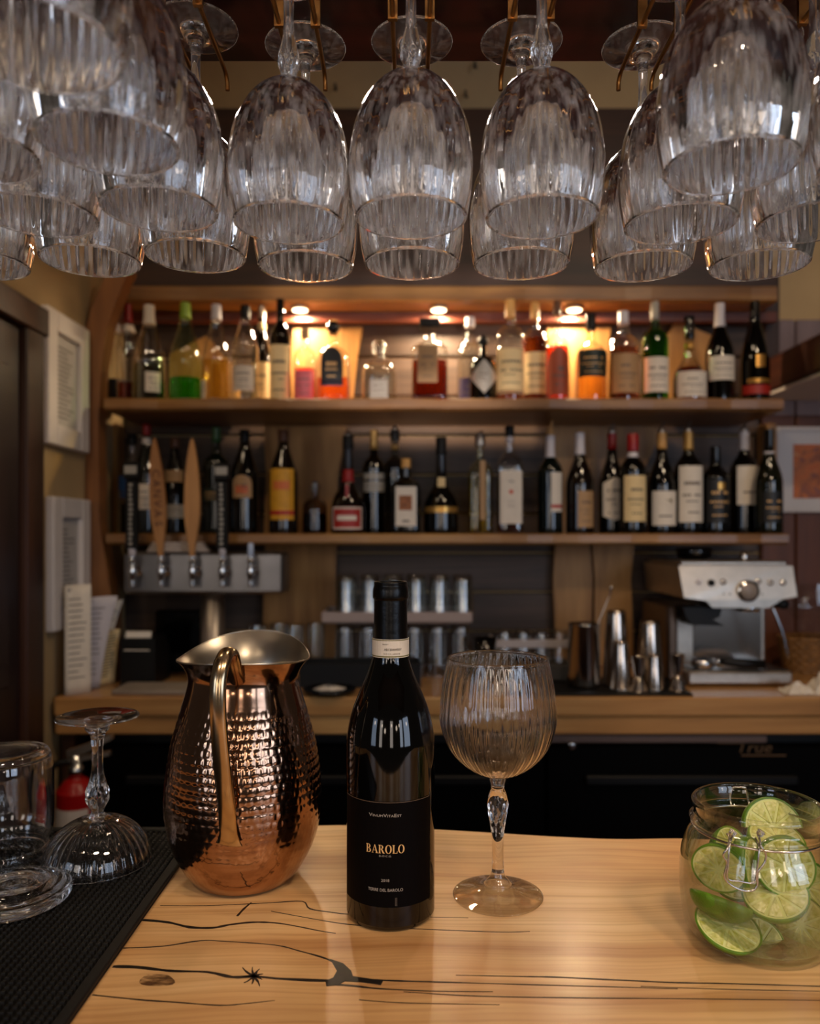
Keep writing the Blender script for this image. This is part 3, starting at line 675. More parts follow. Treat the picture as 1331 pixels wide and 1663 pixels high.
# ================================================================== JAR OF LIMES
JX, JY = X(1229, .668), .668
jar = thing('glass_jar', 'open clip-top glass jar filled with cut limes on the right of the bar', 'jar', (JX, JY, BAR+.0005))
jo = prof([(.012, 0), (.040, .0), (.0535, .002), (.0595, .010), (.0625, .030), (.0632, .050), (.0618, .068), (.0575, .082), (.0535, .0895), (.0515, .0935)], 5)
jo += prof([(.0520, .0945), (.0545, .0965), (.0548, .0985), (.0520, .1002), (.0512, .1035), (.0518, .1070), (.0530, .1105), (.0527, .1135), (.0507, .1150)], 3)
ji = prof([(.0485, .1140), (.0482, .1075), (.0488, .0955), (.0530, .084), (.0575, .070), (.0594, .050), (.0588, .030), (.0555, .012), (.050, .0065), (.020, .005), (0, .0055)], 5)
part('jar_body', MB().lathe([(0, .001)]+jo+ji, 96, caps=False), G_jar, jar)
wire = pbr('bright_wire', (.78, .76, .74), .2, 1.0)
# neck wire, hinge and front clasp
rg = [(.0528*sin(t), -.0528*cos(t), .0925) for t in [2*pi*i/64 for i in range(64)]]
part('neck_wire', MB().tube(rg, .0011, 8, closed=True), wire, jar)
ca = -.20
def jw(px, py, extra=.0):
    # place a clasp point against the front wall of the jar, from its sight line
    dd = .606+extra; p = at(px, py, dd); return (p.x-JX, p.y-JY, p.z-BAR)
cl = [jw(1180, 1355, .012), jw(1184, 1362, .008), jw(1181, 1378), jw(1174, 1390), jw(1180, 1402), jw(1176, 1425), jw(1186, 1438), jw(1205, 1447), jw(1222, 1447), jw(1229, 1438), jw(1230, 1418), jw(1241, 1402), jw(1243, 1388), jw(1235, 1375), jw(1233, 1364, .008), jw(1230, 1357, .012)]
part('clasp', MB().tube(cr(cl, 5), .00085, 8), wire, jar, 'bent wire front clasp')
c2 = [jw(1189, 1358, .010), jw(1184, 1375, .001), jw(1182, 1405, -.001), jw(1181, 1428, -.001), jw(1200, 1432, -.001), jw(1224, 1434, -.001), jw(1229, 1410, -.001), jw(1232, 1378, .001), jw(1226, 1362, .010)]
part('clasp', MB().tube(cr(c2, 4), .00075, 8), wire, jar)
for s_ in (1186, 1231):
    a = jw(s_, 1352, .02); part('clasp_coil', MB().tube([(a[0]+.0022*cos(t)*1, a[1]-.006+.0004*t, a[2]+.0022*sin(t)) for t in [i*.5 for i in range(30)]], .0006, 6), wire, jar)
hz = [(.000, .0535, .0925), (.000, .0570, .098), (.001, .0575, .105), (.004, .0565, .1085), (.012, .0555, .1085), (.015, .056, .105), (.016, .055, .098), (.016, .0515, .0925)]
part('hinge_wire', MB().tube(cr(hz, 4), .0010, 8), wire, jar)
# limes
M_rind = pbr('lime_rind', (.36, .52, .10), .38, noise=.35, nscale=60, bump=.25, bscale=600, sub=.1)
M_pith = pbr('lime_pith', (.82, .84, .56), .5, sub=.2)
def lime_flesh():
    m, nt, N, L = newmat('lime_flesh'); b = N['Principled BSDF']
    t = N.new('ShaderNodeTexCoord'); n = N.new('ShaderNodeTexNoise'); n.inputs['Scale'].default_value = 220; n.inputs['Detail'].default_value = 3
    r = N.new('ShaderNodeValToRGB'); r.color_ramp.elements[0].color = srgb((.70, .71, .34)); r.color_ramp.elements[1].color = srgb((.88, .87, .60)); r.color_ramp.elements[0].position = .35; r.color_ramp.elements[1].position = .68
    L.new(t.outputs['Object'], n.inputs['Vector']); L.new(n.outputs['Fac'], r.inputs[0]); L.new(r.outputs[0], b.inputs['Base Color'])
    b.inputs['Roughness'].default_value = .22; b.inputs['Subsurface Weight'].default_value = .45; b.inputs['Subsurface Radius'].default_value = (.006, .006, .002); b.inputs['Subsurface Scale'].default_value = 1.0
    bp = N.new('ShaderNodeBump'); bp.inputs['Strength'].default_value = .3; bp.inputs['Distance'].default_value = .001; L.new(n.outputs['Fac'], bp.inputs['Height']); L.new(bp.outputs[0], b.inputs['Normal'])
    return m
M_flesh = lime_flesh()
def lime(label, pos, normal, roll, R=.0235, th=.009, a0=0, a1=2*pi, dome=.0):
    """slice (wheel or part wheel) with its cut face along normal; dome>0 makes the back a rounded end of the fruit"""
    o = thing('lime_slice', label, 'lime', pos, 0, 'cut limes in the jar')
    M = Vector(normal).to_track_quat('Z', 'Y').to_matrix().to_4x4() @ Matrix.Rotation(roll, 4, 'Z')
    n = max(8, int(36*(a1-a0)/(2*pi))); full = a1-a0 > 6.2
    A = [a0+(a1-a0)*i/n for i in range(n+1)]
    # rind: curved outer strip, closed below
    mb = MB(); rows = []
    if dome: K = [(1-(1-cos(pi/2*u))*1.0 if False else cos(pi/2*u*.97), -dome*sin(pi/2*u*.97)) for u in (0, .15, .3, .45, .6, .75, .9, 1)]
    else: K = [(1, 0), (1.03, -th*.35), (1.02, -th*.7), (.985, -th)]
    v = [(R*k*cos(a), R*k*sin(a), z) for k, z in K for a in A]; m = n+1
    f = [(j*m+i, j*m+i+1, (j+1)*m+i+1, (j+1)*m+i) for j in range(len(K)-1) for i in range(n)]
    v2 = [(R*k*.955*cos(a), R*k*.955*sin(a), z*(.93 if dome else 1)) for k, z in K for a in A]
    mb.add(v, f, True); off = len(v); mb.add(v2, [tuple(reversed(q)) for q in f], True)
    for i in range(n):
        mb.f.append((i, off+i, off+i+1, i+1)); mb.sm.append(False)
        e = (len(K)-1)*m; mb.f.append((e+i+1, off+e+i+1, off+e+i, e+i)); mb.sm.append(False)
    part('rind', mb.xf(M), M_rind, o)
    # pith: solid core slightly below the cut face
    mb = MB(); zc = -.0006; zb = -dome*.9 if dome else -th+.0006
    ring = [(R*.955*cos(a), R*.955*sin(a)) for a in A]
    if full: ring = ring[:-1]
    else: ring = ring+[(0, 0)]
    if dome:
        mb.add([(R*k*.94*cos(a), R*k*.94*sin(a), z*.92+zc) for k, z in K for a in A]+[(0, 0, zc), (0, 0, -dome*.9)],
               f+[(i, i+1, len(K)*m) for i in range(n)]+([] if full else [(j*m, (j+1)*m, len(K)*m+1) for j in range(len(K)-1)]+[(len(K)*m+1, (j+1)*m+n, j*m+n) for j in range(len(K)-1)]+[(len(K)*m, 0, len(K)*m+1), (len(K)*m, len(K)*m+1, n)]), False)
    else: mb.prism(ring, zb, zc, 'xy')
    part('pith', mb.xf(M), M_pith, o)
    # flesh segments on the cut faces
    mb = MB(); ns_ = max(2, round(10*(a1-a0)/(2*pi))); da = (a1-a0)/ns_
    for s in range(ns_):
        b0 = a0+da*s; g_ = .05
        ang = [b0+da*(.06+.88*i/6) for i in range(7)]
        cen = (R*.10*cos(b0+da/2), R*.10*sin(b0+da/2))
        rim_ = [(R*.885*cos(a), R*.885*sin(a)) for a in ang]
        poly = [cen]+rim_
        for zz, sg in ((zc-.0004, 1), (zb+.0004, -1)):
            if sg < 0 and dome: continue
            top = zz+sg*.0011; cx2 = sum(p[0] for p in poly)/8; cy2 = sum(p[1] for p in poly)/8
            vv = [(p[0], p[1], zz) for p in poly]+[(cx2+(p[0]-cx2)*.88, cy2+(p[1]-cy2)*.88, top) for p in poly]
            ff = [tuple(range(8, 16))]+[(i, (i+1) % 8, 8+(i+1) % 8, 8+i) for i in range(8)]
            mb.add(vv, ff, False)
    if not full:      # the straight cut sides show flesh too
        for a, sg in ((a0, 1), (a1, -1)):
            ca_, sa_ = cos(a), sin(a); nx, ny = sa_*sg, -ca_*sg
            if dome:
                fan = [(R*k*.86, z*.86-.0012) for k, z in K]; pts = [(0.002, -.0012)]+fan
            else: pts = [(.002, -.0014), (R*.88, -.0014), (R*.88, -th+.0014), (.002, -th+.0014)]
            q0 = [(r*ca_-nx*.001, r*sa_-ny*.001, z) for r, z in pts]; q1 = [(r*ca_+nx*.0009, r*sa_+ny*.0009, z) for r, z in pts]; n_ = len(pts)
            mb.add(q0+q1, [tuple(range(n_)), tuple(range(2*n_-1, n_-1, -1))]+[(i, (i+1) % n_, n_+(i+1) % n_, n_+i) for i in range(n_)], False)
    part('flesh', mb.xf(M), M_flesh, o)
    return o
def jp(px, py, d): return at(px, py, d)
lime('pale lime half-wheel standing upright at the top of the jar', jp(1256, 1344, .695), (-.05, -.95, .35), 0, .0255, .010, 0, pi)
lime('lime wheel lying flat under the topmost half-wheel', jp(1262, 1362, .685), (.05, -.45, .9), .3, .024, .008)
lime('large pale lime wheel facing front against the right jar wall', jp(1276, 1408, .640), (-.15, -.97, .12), .2, .0235, .009)
lime('lime cheek turned left with its round cut face behind the clasp', jp(1166, 1412, .640), (-.50, -.80, -.22), .5, .0215, .0, dome=.018)
lime('lime half behind the clasp showing a bright green shoulder', jp(1192, 1384, .676), (.45, -.70, .45), 1.2, .022, .0, dome=.020)
lime('lime wedge wedged between clasp and large pale wheel', jp(1225, 1408, .655), (.75, -.6, .2), .4, .0235, .011, 0, pi)
lime('dark green lime cheek showing only rind left of middle', jp(1172, 1462, .650), (.35, .35, .87), .3, .026, .0, dome=.016)
lime('lime half with yellow-green cut face tilted up at mid right', jp(1258, 1450, .640), (-.28, -.38, .88), .2, .026, .0, dome=.018)
lime('lime half-wheel lying near the left bottom of the jar', jp(1182, 1503, .640), (.12, -.36, .93), pi+.15, .0265, .0, 0, 2*pi, dome=.013)
lime('small lime wedge resting on the jar floor in the middle', jp(1234, 1532, .648), (.05, -.75, .65), .1, .0215, .0, 0, pi, dome=.014)
lime('lime wedge leaning upright against the right jar wall', jp(1300, 1502, .662), (-.75, -.50, .42), .7, .0235, .0, 0, 2*pi, dome=.015)
lime('lime wheel half hidden at the far right of the jar', jp(1308, 1440, .672), (-.55, -.75, .3), .5, .0215, .008)
lime('lime half at the back left of the jar below the neck', jp(1195, 1420, .710), (-.2, -.6, .75), .1, .024, .0, dome=.018)
lime('lime half at the back right under the large wheel', jp(1268, 1480, .705), (.2, -.4, .9), .1, .024, .0, dome=.016)
lime('lime wheel lying low at the back of the jar floor', jp(1225, 1508, .705), (0, -.35, .93), .1, .024, .009)

# ---- inverted jar and glass lid on the mat
ij = thing('glass_jar', 'empty clear jar upside down on the mat at the left edge', 'jar', (X(8, .80), .80, MATZ))
P = prof([(.0400, 0), (.0420, .002), (.0420, .006), (.0405, .010), (.0425, .012), (.0425, .016), (.0405, .019), (.0415, .024), (.0450, .032), (.0462, .045), (.0462, .085), (.0455, .102), (.0420, .113), (.036, .117), (.02, .1155), (0, .115)], 5)
Pi = [(max(r-.0022, 0), z-(.003 if z > .11 else 0)) for r, z in P]
part('jar_body', MB().lathe(P+Pi[::-1], 64, caps=False, closed=False), G_hero, ij)
ld = thing('jar_lid', 'round glass jar lid with moulded rings lying on the mat', 'lid', (X(22, .722), .722, MATZ))
LP = prof([(0, .008), (.018, .0085), (.024, .004), (.0305, .002), (.0325, .001), (.0415, .0), (.0475, .0005), (.0497, .003), (.0500, .008), (.0490, .0105), (.0452, .0115), (.0435, .0105), (.0420, .0135), (.0385, .0145), (.0365, .013), (.034, .0155), (.030, .0165), (.0275, .0145), (.025, .0165), (.019, .0175), (.015, .0160), (0, .0165)], 4)
part('lid_disc', MB().lathe(LP, 96, caps=False), G_hero, ld)
gk = [(.0455*sin(t), -.0455*cos(t), .0012) for t in [2*pi*i/64 for i in range(64)]]

# ================================================================== BACK BAR: counter, fridge, shelves
CF = 2.05
bc = thing('back_counter', 'golden wooden back counter with a thick two-layer front edge', 'counter', (.1, CF, 0))
mb = MB().box(-.935, 2.2, CF, BY-.03, BACK-.05, BACK, .004)
part('counter_top', loc(mb, bc), M_counter, bc)
part('front_rail', loc(MB().box(-.935, 2.2, CF+.008, CF+.045, BACK-.10, BACK-.052, .004), bc), M_counter, bc)
part('end_panel', loc(MB().box(-.935, -.90, CF+.05, BY-.03, 0, BACK-.05), bc), M_darkv, bc)
part('end_panel', loc(MB().box(2.16, 2.2, CF+.05, BY-.03, 0, BACK-.05), bc), M_darkv, bc)
fr = thing('fridge', 'black under-counter bar fridge with a small silver lock', 'fridge', (.5, CF+.05, 0))
part('cabinet', loc(MB().box(-.86, 1.9, CF+.07, BY-.05, .08, BACK-.105), fr), M_black, fr)
for x0, x1 in ((-.855, -.445), (-.44, .36), (.365, 1.13), (1.135, 1.89)):
    part('door', loc(MB().box(x0, x1, CF+.035, CF+.068, .16, BACK-.135, .006), fr), pbr('fridge_black', (.010, .008, .008), .6, spec=.06), fr)
    part('door_handle', loc(MB().box(x0+.1, x1-.1, CF+.02, CF+.036, .74, .765, .004), fr), M_black, fr)
part('top_strip', loc(MB().box(.30, .95, CF+.03, CF+.06, BACK-.128, BACK-.106, .003), fr), pbr('strip_grey', (.45, .36, .32), .5, .3), fr)
p = at(928, 1210, CF+.03); part('lock', loc(MB().lathe([(.0, 0), (.009, 0), (.011, .004), (.011, .016)], 20, c=(p.x, CF+.021, p.z), axis='y'), fr), M_chrome, fr)
fk = thing('kick_base', 'dark plinth below the bar fridge', 'plinth', (.5, CF+.1, 0)); part('plinth', loc(MB().box(-.86, 1.9, CF+.12, BY-.06, 0, .08), fk), M_black, fk)
p = at(1222, 1214, CF+.033); tm = text_mb('True', .043); tm.v = [(a*1.15+b*.28, b, 0) for a, b, c in tm.v]
M_logo = pbr('logo_bronze', (.40, .29, .17), .45, .3)
part('logo', loc(stand(tm, (p.x+.005, CF+.0335, p.z-.001)), fr), M_logo, fr, 'bronze script logo')
part('logo', loc(MB().box(p.x-.095, p.x-.032, CF+.033, CF+.0345, p.z+.010, p.z+.0145).box(p.x-.03, p.x+.088, CF+.033, CF+.0345, p.z-.023, p.z-.0195), fr), M_logo, fr)

# ---- shelving unit
SF, S1, S2, S3 = 2.25, 1.408, 1.798, 2.126
su = thing('shelf_unit', 'live-edge wooden back-bar shelving with two bottle shelves and top board', 'shelf', (.1, BY, 0))
def plank_shelf(x0, x1, z0, z1, yf, name='shelf', wob=.008):
    n = 26; a = []
    for i in range(n+1):
        x = x0+(x1-x0)*i/n; a.append((x, yf+wob*(.6*sin(i*1.1+x0)+.4*sin(i*2.3+z0*9))))
    pts = a+[(x1, BY-.03), (x0, BY-.03)]
    m = len(pts); v = []; f = []
    for z, ins in ((z0, .012), (z0+.007, 0), (z1-.004, 0), (z1, .004)):
        for i, q in enumerate(pts): v.append((q[0], q[1]+(ins if i <= n else 0), z))
    for k in range(3):
        for i in range(m): j = (i+1) % m; f.append((k*m+i, k*m+j, k*m+m+j, k*m+m+i))
    f += [tuple(range(m-1, -1, -1)), tuple(range(3*m, 4*m))]
    part(name, loc(MB().add(v, f), su), M_shelf, su)
plank_shelf(X(173, SF), X(1281, SF), S1-.032, S1, SF)
plank_shelf(X(170, SF), X(1273, SF), S2-.036, S2, SF)
plank_shelf(X(195, 2.42), X(1262, 2.42), S3, S3+.05, 2.42, 'top_board', .004)
part('fascia', loc(MB().box(X(190, 2.52), X(1262, 2.52), 2.52, 2.545, Z(523, 2.52), S3-.001, .003), su), wood('fascia_wood', (.34, .15, .10), (.52, .28, .19), 'x', 7, 14, .4), su)
part('back_riser', loc(MB().box(X(190, 2.50), X(1262, 2.50), 2.50, 2.53, S3+.05, 2.77, .003), su), M_darkwood, su)
# curved live-edge post at the left
pl = [(143, 1000), (141, 850), (145, 700), (144, 600), (143, 540), (152, 505), (170, 462), (180, 440)]; pr_ = [(215, 440), (204, 462), (190, 500), (178, 535), (168, 600), (164, 700), (166, 850), (190, 1000)]
pol = [(at(px, py, 2.3).x, at(px, py, 2.3).z) for px, py in pl+pr_]
pol = [(X(150, 2.3), BACK+.001)]+pol+[(X(192, 2.3), BACK+.001)]
part('post', loc(MB().prism(pol, 2.28, 2.34, 'xz'), su), wood('post_wood', (.40, .24, .12), (.62, .41, .22), 'z', 6, 10, .5), su)
def board(px, name='support_board', y0=2.555, y1=2.585, d=2.555):
    pol = [(at(a, b, d).x, at(a, b, d).z) for a, b in px]
    part(name, loc(MB().prism(pol, y0, y1, 'xz'), su), M_board, su)
ys = lambda z, d=2.555: HZ-(z-EYE)*F/d
u0, u1 = ys(S2+.0005), ys(S3-.04); l0, l1 = ys(S1+.0005), ys(S2-.037); b0, b1 = ys(BACK+.0005), ys(S1-.033)
board([(475, u0), (472, 600), (476, u1), (588, u1), (580, 575), (570, u0)])
board([(893, u0), (888, u1), (992, u1), (984, 580), (990, u0)])
board([(1082, u0), (1084, 545), (1100, 517), (1122, 530), (1156, 545), (1150, u0)])
board([(272, u0), (275, 575), (305, 560), (335, 545), (360, 575), (388, 600), (385, u0)])
board([(428, l0), (432, 780), (428, l1), (562, l1), (548, 780), (545, l0)])
board([(898, l0), (902, 780), (893, l1), (1078, l1), (1040, 775), (1030, l0)])
board([(425, b0), (430, b1), (546, b1), (544, 940), (546, b0)])
board([(903, b0), (898, 940), (902, b1), (958, b1), (962, 940), (958, b0)])
board([(964, b0), (966, 940), (962, b1), (1030, b1), (1024, 940), (1030, b0)])
for px0, px1 in ((171, 190), (1244, 1262)):
    part('shelf_end', loc(MB().box(X(px0, 2.5), X(px1, 2.5), 2.50, BY-.03, S1, S2-.036, .004), su), M_board, su)
for px in (487, 712, 932):
    x = X(px, 2.475)
    pk = part('puck_light', loc(MB().lathe([(.024, 0), (.030, .002), (.030, .009), (0, .009)], 24, c=(x, 2.475, S3-.010)), su), M_steel, su)
    part('diffuser', loc(MB().lathe([(0, 0), (.023, 0), (.023, .002), (0, .002)], 24, c=(x, 2.475, S3-.0125)), su), pbr('warm_led', (1, .85, .65), .5, emit=(1, .86, .68), es=9), pk)
    d = bpy.data.lights.new('puck_lamp', 'AREA'); d.shape = 'DISK'; d.size = .05; d.energy = 5.5; d.color = (1, .74, .46)
    o = bpy.data.objects.new('puck_lamp', d); C.objects.link(o); o.location = (x, 2.475, S3-.016)

# ================================================================== BOTTLES
PROF = {
 'bordeaux': [(.90, 0), (1, .012), (1, .30), (1, .60), (.95, .66), (.72, .72), (.45, .77), (.36, .82), (.34, .95), (.34, 1)],
 'burgundy': [(.90, 0), (1, .012), (1, .25), (1, .46), (.94, .54), (.72, .64), (.47, .73), (.36, .81), (.33, .95), (.33, 1)],
 'spirit':   [(.92, 0), (1, .012), (1, .30), (1, .60), (.97, .645), (.80, .70), (.46, .74), (.34, .78), (.31, .94), (.31, 1)],
 'tall':     [(.92, 0), (1, .012), (1, .30), (.99, .55), (.90, .62), (.66, .72), (.42, .82), (.33, .9), (.31, 1)],
 'cone':     [(.94, 0), (1, .012), (1, .20), (.99, .40), (.88, .52), (.64, .66), (.42, .78), (.33, .87), (.31, 1)],
 'squat':    [(.93, 0), (1, .015), (1, .35), (.98, .54), (.88, .62), (.60, .675), (.30, .71), (.26, .76), (.25, .93), (.25, 1)],
 'square':   [(.94, 0), (1, .015), (1, .35), (1, .60), (.93, .66), (.62, .71), (.30, .75), (.27, .79), (.26, .93), (.26, 1)],
 'pot':      [(.88, 0), (1, .02), (1, .16), (.97, .28), (.80, .38), (.50, .47), (.34, .55), (.28, .7), (.25, .93), (.25, 1)],
 'arch':     [(.93, 0), (1, .015), (1, .38), (.97, .50), (.86, .585), (.62, .645), (.34, .68), (.26, .72), (.25, .85), (.25, 1)],
}
def bottle(px, w, ytop, shelf, kind, glass, label, name='liquor_bottle', d=2.37, cap=None, capf=.1, capr=1.2, liquid=None, fill=.5, labels=(), sq=0, group=None, capshape='cyl', yaw=0.0, pour=None, neck=None):
    """labels: (z0, z1, halfangle, material, print-kind[, offset angle])"""
    z0 = S2 if shelf == 2 else S1; z0 += .0005
    H = Z(ytop, d)-z0; R = w*d/F/2; x = X(px, d)
    o = thing(name, label, 'bottle', (x, d, z0), 0, group or ('bottles on the upper shelf' if shelf == 2 else 'bottles on the lower shelf'))
    if pour: Hb = H-pour
    else: Hb = H
    P = [(r*R, z*Hb) for r, z in prof(PROF[kind], 4)]
    def sqf(r, z, t):
        if not sq: return r
        e = 2+sq*max(0, min(1, (r/R-.35)/.4)); return r*(abs(cos(t))**e+abs(sin(t))**e)**(-1/e)*(.93 if r/R > .5 else 1)
    body = [(0, .001)]+P+[(0, P[-1][1])]
    part('glass_body', MB().lathe(body, 40, rf=sqf), glass, o)
    if liquid:
        lp_ = [(max(r-.0022, .002), max(z, .004)) for r, z in P if z <= fill*Hb]
        part('liquid', MB().lathe([(0, .004)]+lp_+[(0, lp_[-1][1])], 36, rf=sqf), liquid, o)
    if neck:
        za, zb_, nm = neck
        rr = [(r+.0006, z) for r, z in P if za*Hb <= z <= zb_*Hb]
        if len(rr) > 1: part('neck_label', MB().lathe(rr+[(r-.0004, z) for r, z in rr[::-1]], 28, closed=True), nm, o)
    if cap:
        rc = P[-1][0]*capr; zc = Hb*(1-capf); zt = Hb+.0015
        if capshape == 'cyl': part('cap', MB().lathe([(rc*.97, zc), (rc, zc+.002), (rc, zt-.002), (rc*.93, zt)], 28), cap, o)
        elif capshape == 'capsule':
            rr = [(r+.0008, z) for r, z in P if z >= zc]; part('capsule', MB().lathe([(rr[0][0]-.0005, rr[0][1])]+rr+[(rr[-1][0]*.92, zt)], 28), cap, o)
        elif capshape == 'block': part('cap', MB().box(-rc, rc, -rc, rc, zc, zt, .003), cap, o)
        elif capshape == 'ball':
            rb = Hb*capf*.5; part('stopper', MB().lathe([(rc*.7, zc-.002)]+[(max(rc*.6, rb*sin(t)) if t < .5 else rb*sin(t), zc+rb-rb*cos(t)) for t in [pi*i/12 for i in range(1, 13)]], 24), cap, o)
    if pour:
        part('pour_spout', MB().tube([(0, 0, Hb-.004), (0, 0, Hb+.012), (.002, 0, Hb+pour*.6), (.006, -.004, Hb+pour)], [P[-1][0]*.95, P[-1][0]*.8, .0036, .003], 10), M_steel if pour < .04 else M_cork, o)
    if sq:
        e = 2+sq
        rfun = lambda a: R*.93*(abs(cos(a))**e+abs(sin(a))**e)**(-1/e)
    for L_ in labels:
        za, zb_, ha, lm, pk = L_[:5]; oa = L_[5] if len(L_) > 5 else 0
        zm = (za+zb_)/2*Hb; rad = R
        for k in range(len(P)-1):
            if P[k][1] <= zm <= P[k+1][1]: rad = max(P[k][0], P[k+1][0]); break
        rf_ = rfun if sq else (lambda a, rad=rad: rad)
        yo = yaw+oa
        zf = None
        if pk == 'arch': zf = lambda u: (za*Hb, Hb*(za+(zb_-za)*(.62+.38*sqrt(max(0, 1-(2*u-1)**2)))))
        if pk == 'hex': zf = lambda u: (Hb*(za+(zb_-za)*.10*abs(2*u-1)), Hb*(zb_-(zb_-za)*.14*abs(2*u-1)))
        if pk == 'diamond':
            cz = (za+zb_)/2*Hb; hh = (zb_-za)/2*Hb; zf = lambda u: (cz-hh*(1-abs(2*u-1))-.0002, cz+hh*(1-abs(2*u-1))+.0002)
        lo = part('label', MB().patch(rf_, za*Hb, zb_*Hb, yo-ha, yo+ha, 16, .0005, .0005, zf), lm, o)
        h_ = (zb_-za)*Hb; mb = MB()
        def st(f0, f1, w0, w1, m): return MB().patch(rf_, za*Hb+h_*f0, za*Hb+h_*f1, yo+ha*w0, yo+ha*w1, 8, .0012, .0003)
        if pk in ('text', 'hex', 'arch', 'diamond'):
            if pk == 'diamond': rows = [(.55, .60, .25), (.44, .49, .3), (.36, .39, .2)]
            elif pk == 'arch': rows = [(.50, .60, .5), (.38, .43, .55), (.2, .24, .4)]
            else: rows = [(.66, .72, .6), (.46, .50, .7), (.36, .385, .45), (.16, .19, .55)]
            for f0, f1, hw in rows:
                k = max(3, int(hw*10)); 
                for i in range(k):
                    if random.random() < .12: continue
                    a = -hw+2*hw*i/k; mb.patch(rf_, za*Hb+h_*f0, za*Hb+h_*f1, yo+ha*a, yo+ha*(a+1.5*hw/k), 2, .0012, .0003)
            part('label_print', mb, M_ink2 if lm not in DARKL else M_gold, lo, kind='stuff')
        elif pk == 'stripe':
            part('label_print', st(.10, .18, -1, 1, 0), M_redink, lo)
        elif pk == 'border':
            mb = MB()
            for a in (st(.02, .09, -.97, .97, 0), st(.91, .98, -.97, .97, 0), st(.02, .98, -.97, -.89, 0), st(.02, .98, .89, .97, 0)): mb.add(a.v, a.f)
            part('label_border', mb, M_paper, lo); part('label_print', st(.40, .62, -.6, .6, 0), M_paper, lo)
        elif pk == 'picture':
            part('label_print', st(.40, .78, -.7, .62, 0), pbr('print_brown', (.55, .33, .18), .6, noise=.5, nscale=90), lo); part('label_print', st(.10, .15, -.35, .35, 0), M_ink2, lo)
        elif pk == 'seal':
            zc_ = za*Hb+h_*.60; rr_o = .0062; mb = MB()
            cen = [(rr_o*cos(t)*(1+.12*cos(7*t)), rr_o*sin(t)*(1+.12*cos(7*t)), 0) for t in [2*pi*i/28 for i in range(28)]]
            mb.add(cen, [tuple(range(28))]); rad_ = rf_(0)
            part('label_print', wrap(mb, rad_, zc_, yo, .0022), pbr('seal_red', (.78, .30, .14), .5), lo)
            for tx, zf_, wd_, hh_ in (('JIM BEAM', .78, .030, .010), ('KENTUCKY STRAIGHT', .42, .028, .0045), ('BOURBON WHISKEY', .33, .028, .0055)):
                t = text_mb(tx, hh_); xs = [q[0] for q in t.v]; kx = wd_/(max(xs)-min(xs)); t.v = [(q[0]*kx, q[1]+(.0022*cos(q[0]*kx/wd_*pi) if tx == 'JIM BEAM' else 0), 0) for q in t.v]
                part('lettering', wrap(t, rad_, za*Hb+h_*zf_, yo, .0022), M_ink, lo)
        elif pk == 'bird':
            mb = MB(); pz = za*Hb+h_*.72
            for pts in ([(-.013, .005), (-.002, .0015), (.003, .004), (.011, .012), (.006, .002), (.014, -.001), (.007, -.002), (.010, -.013), (.003, -.003), (-.003, -.001)],):
                mb.add([(a, b, 0) for a, b in pts], [tuple(range(len(pts)))])
            part('label_print', wrap(mb, rad, pz, yo+.25, .0016), pbr('print_olive', (.45, .38, .2), .6), lo)
            part('label_print', st(.25, .29, -.5, .5, 0), M_ink2, lo)
        elif pk == 'spot':
            part('label_print', st(.55, .68, .66, .9, 0), pbr('print_purple', (.30, .18, .35), .6), lo); part('label_print', st(.30, .34, -.5, .5, 0), M_ink2, lo)
        elif pk == 'round':
            pass
    return o
M_cork = pbr('cork', (.74, .56, .34), .7); M_ink2 = pbr('label_ink_soft', (.36, .31, .28), .6); M_redink = pbr('label_red', (.66, .10, .07), .5)
M_redcap = pbr('red_capsule', (.55, .05, .06), .35); M_whitecap = pbr('white_capsule', (.80, .78, .80), .35); M_goldcap = pbr('gold_capsule', (.72, .56, .30), .35, .4); M_tancap = pbr('tan_capsule', (.80, .60, .33), .45)
M_blacklab = pbr('black_paper', (.045, .045, .05), .5); M_greenlab = pbr('green_paper', (.04, .11, .07), .5); M_yellowlab = pbr('yellow_paper', (.80, .58, .12), .55, noise=.12, nscale=60)
M_tanlab = pbr('tan_paper', (.66, .52, .36), .6); M_redlab = pbr('red_paper', (.62, .12, .07), .5); M_brownlab = pbr('brown_paper', (.35, .2, .1), .5); M_bluelab = pbr('blue_paper', (.10, .24, .42), .5)
M_goldlab = pbr('gold_foil', (.80, .60, .30), .3, .7); M_silverlab = pbr('silver_paper', (.62, .60, .56), .45, .2); M_pinklab = pbr('pink_paper', (.78, .38, .42), .5)
M_purplelab = pbr('purple_paper', (.20, .14, .30), .5); M_orangelab = pbr('orange_paper', (.80, .38, .2), .5)
DARKL = (M_blacklab, M_greenlab, M_brownlab, M_redlab)
r_ = radians
# --- upper shelf, left to right
bottle(188, 38, 527, 2, 'spirit', G_clear, 'clear bottle with a black lower half, first on the upper shelf', d=2.46, cap=M_whitecap, labels=[(.02, .34, 3.1, M_blacklab, 'plain')])
bottle(208, 36, 495, 2, 'tall', G_clear, 'slim clear bottle with bright red capsule, second on the upper shelf', d=2.40, cap=M_redcap, capf=.20, capshape='capsule', liquid=L_red, fill=.3, neck=(.70, .80, M_paper))
bottle(242, 53, 497, 2, 'cone', G_clear, 'big cone-shouldered clear bottle with a paper-wrapped neck', d=2.36, cap=M_paper, capf=.22, capshape='capsule', liquid=liq('smoke', (.55, .60, .5)), fill=.42, labels=[(.10, .30, .45, M_paper, 'text', .55)])
bottle(301, 52, 493, 2, 'cone', thin_glass('pale_green_glass', (.80, .93, .74), 1.5), 'clear cone-shouldered bottle with bright green liquid at its base', d=2.36, cap=pbr('lime_capsule', (.55, .68, .22), .35), capf=.16, capshape='capsule', liquid=L_green, fill=.27)
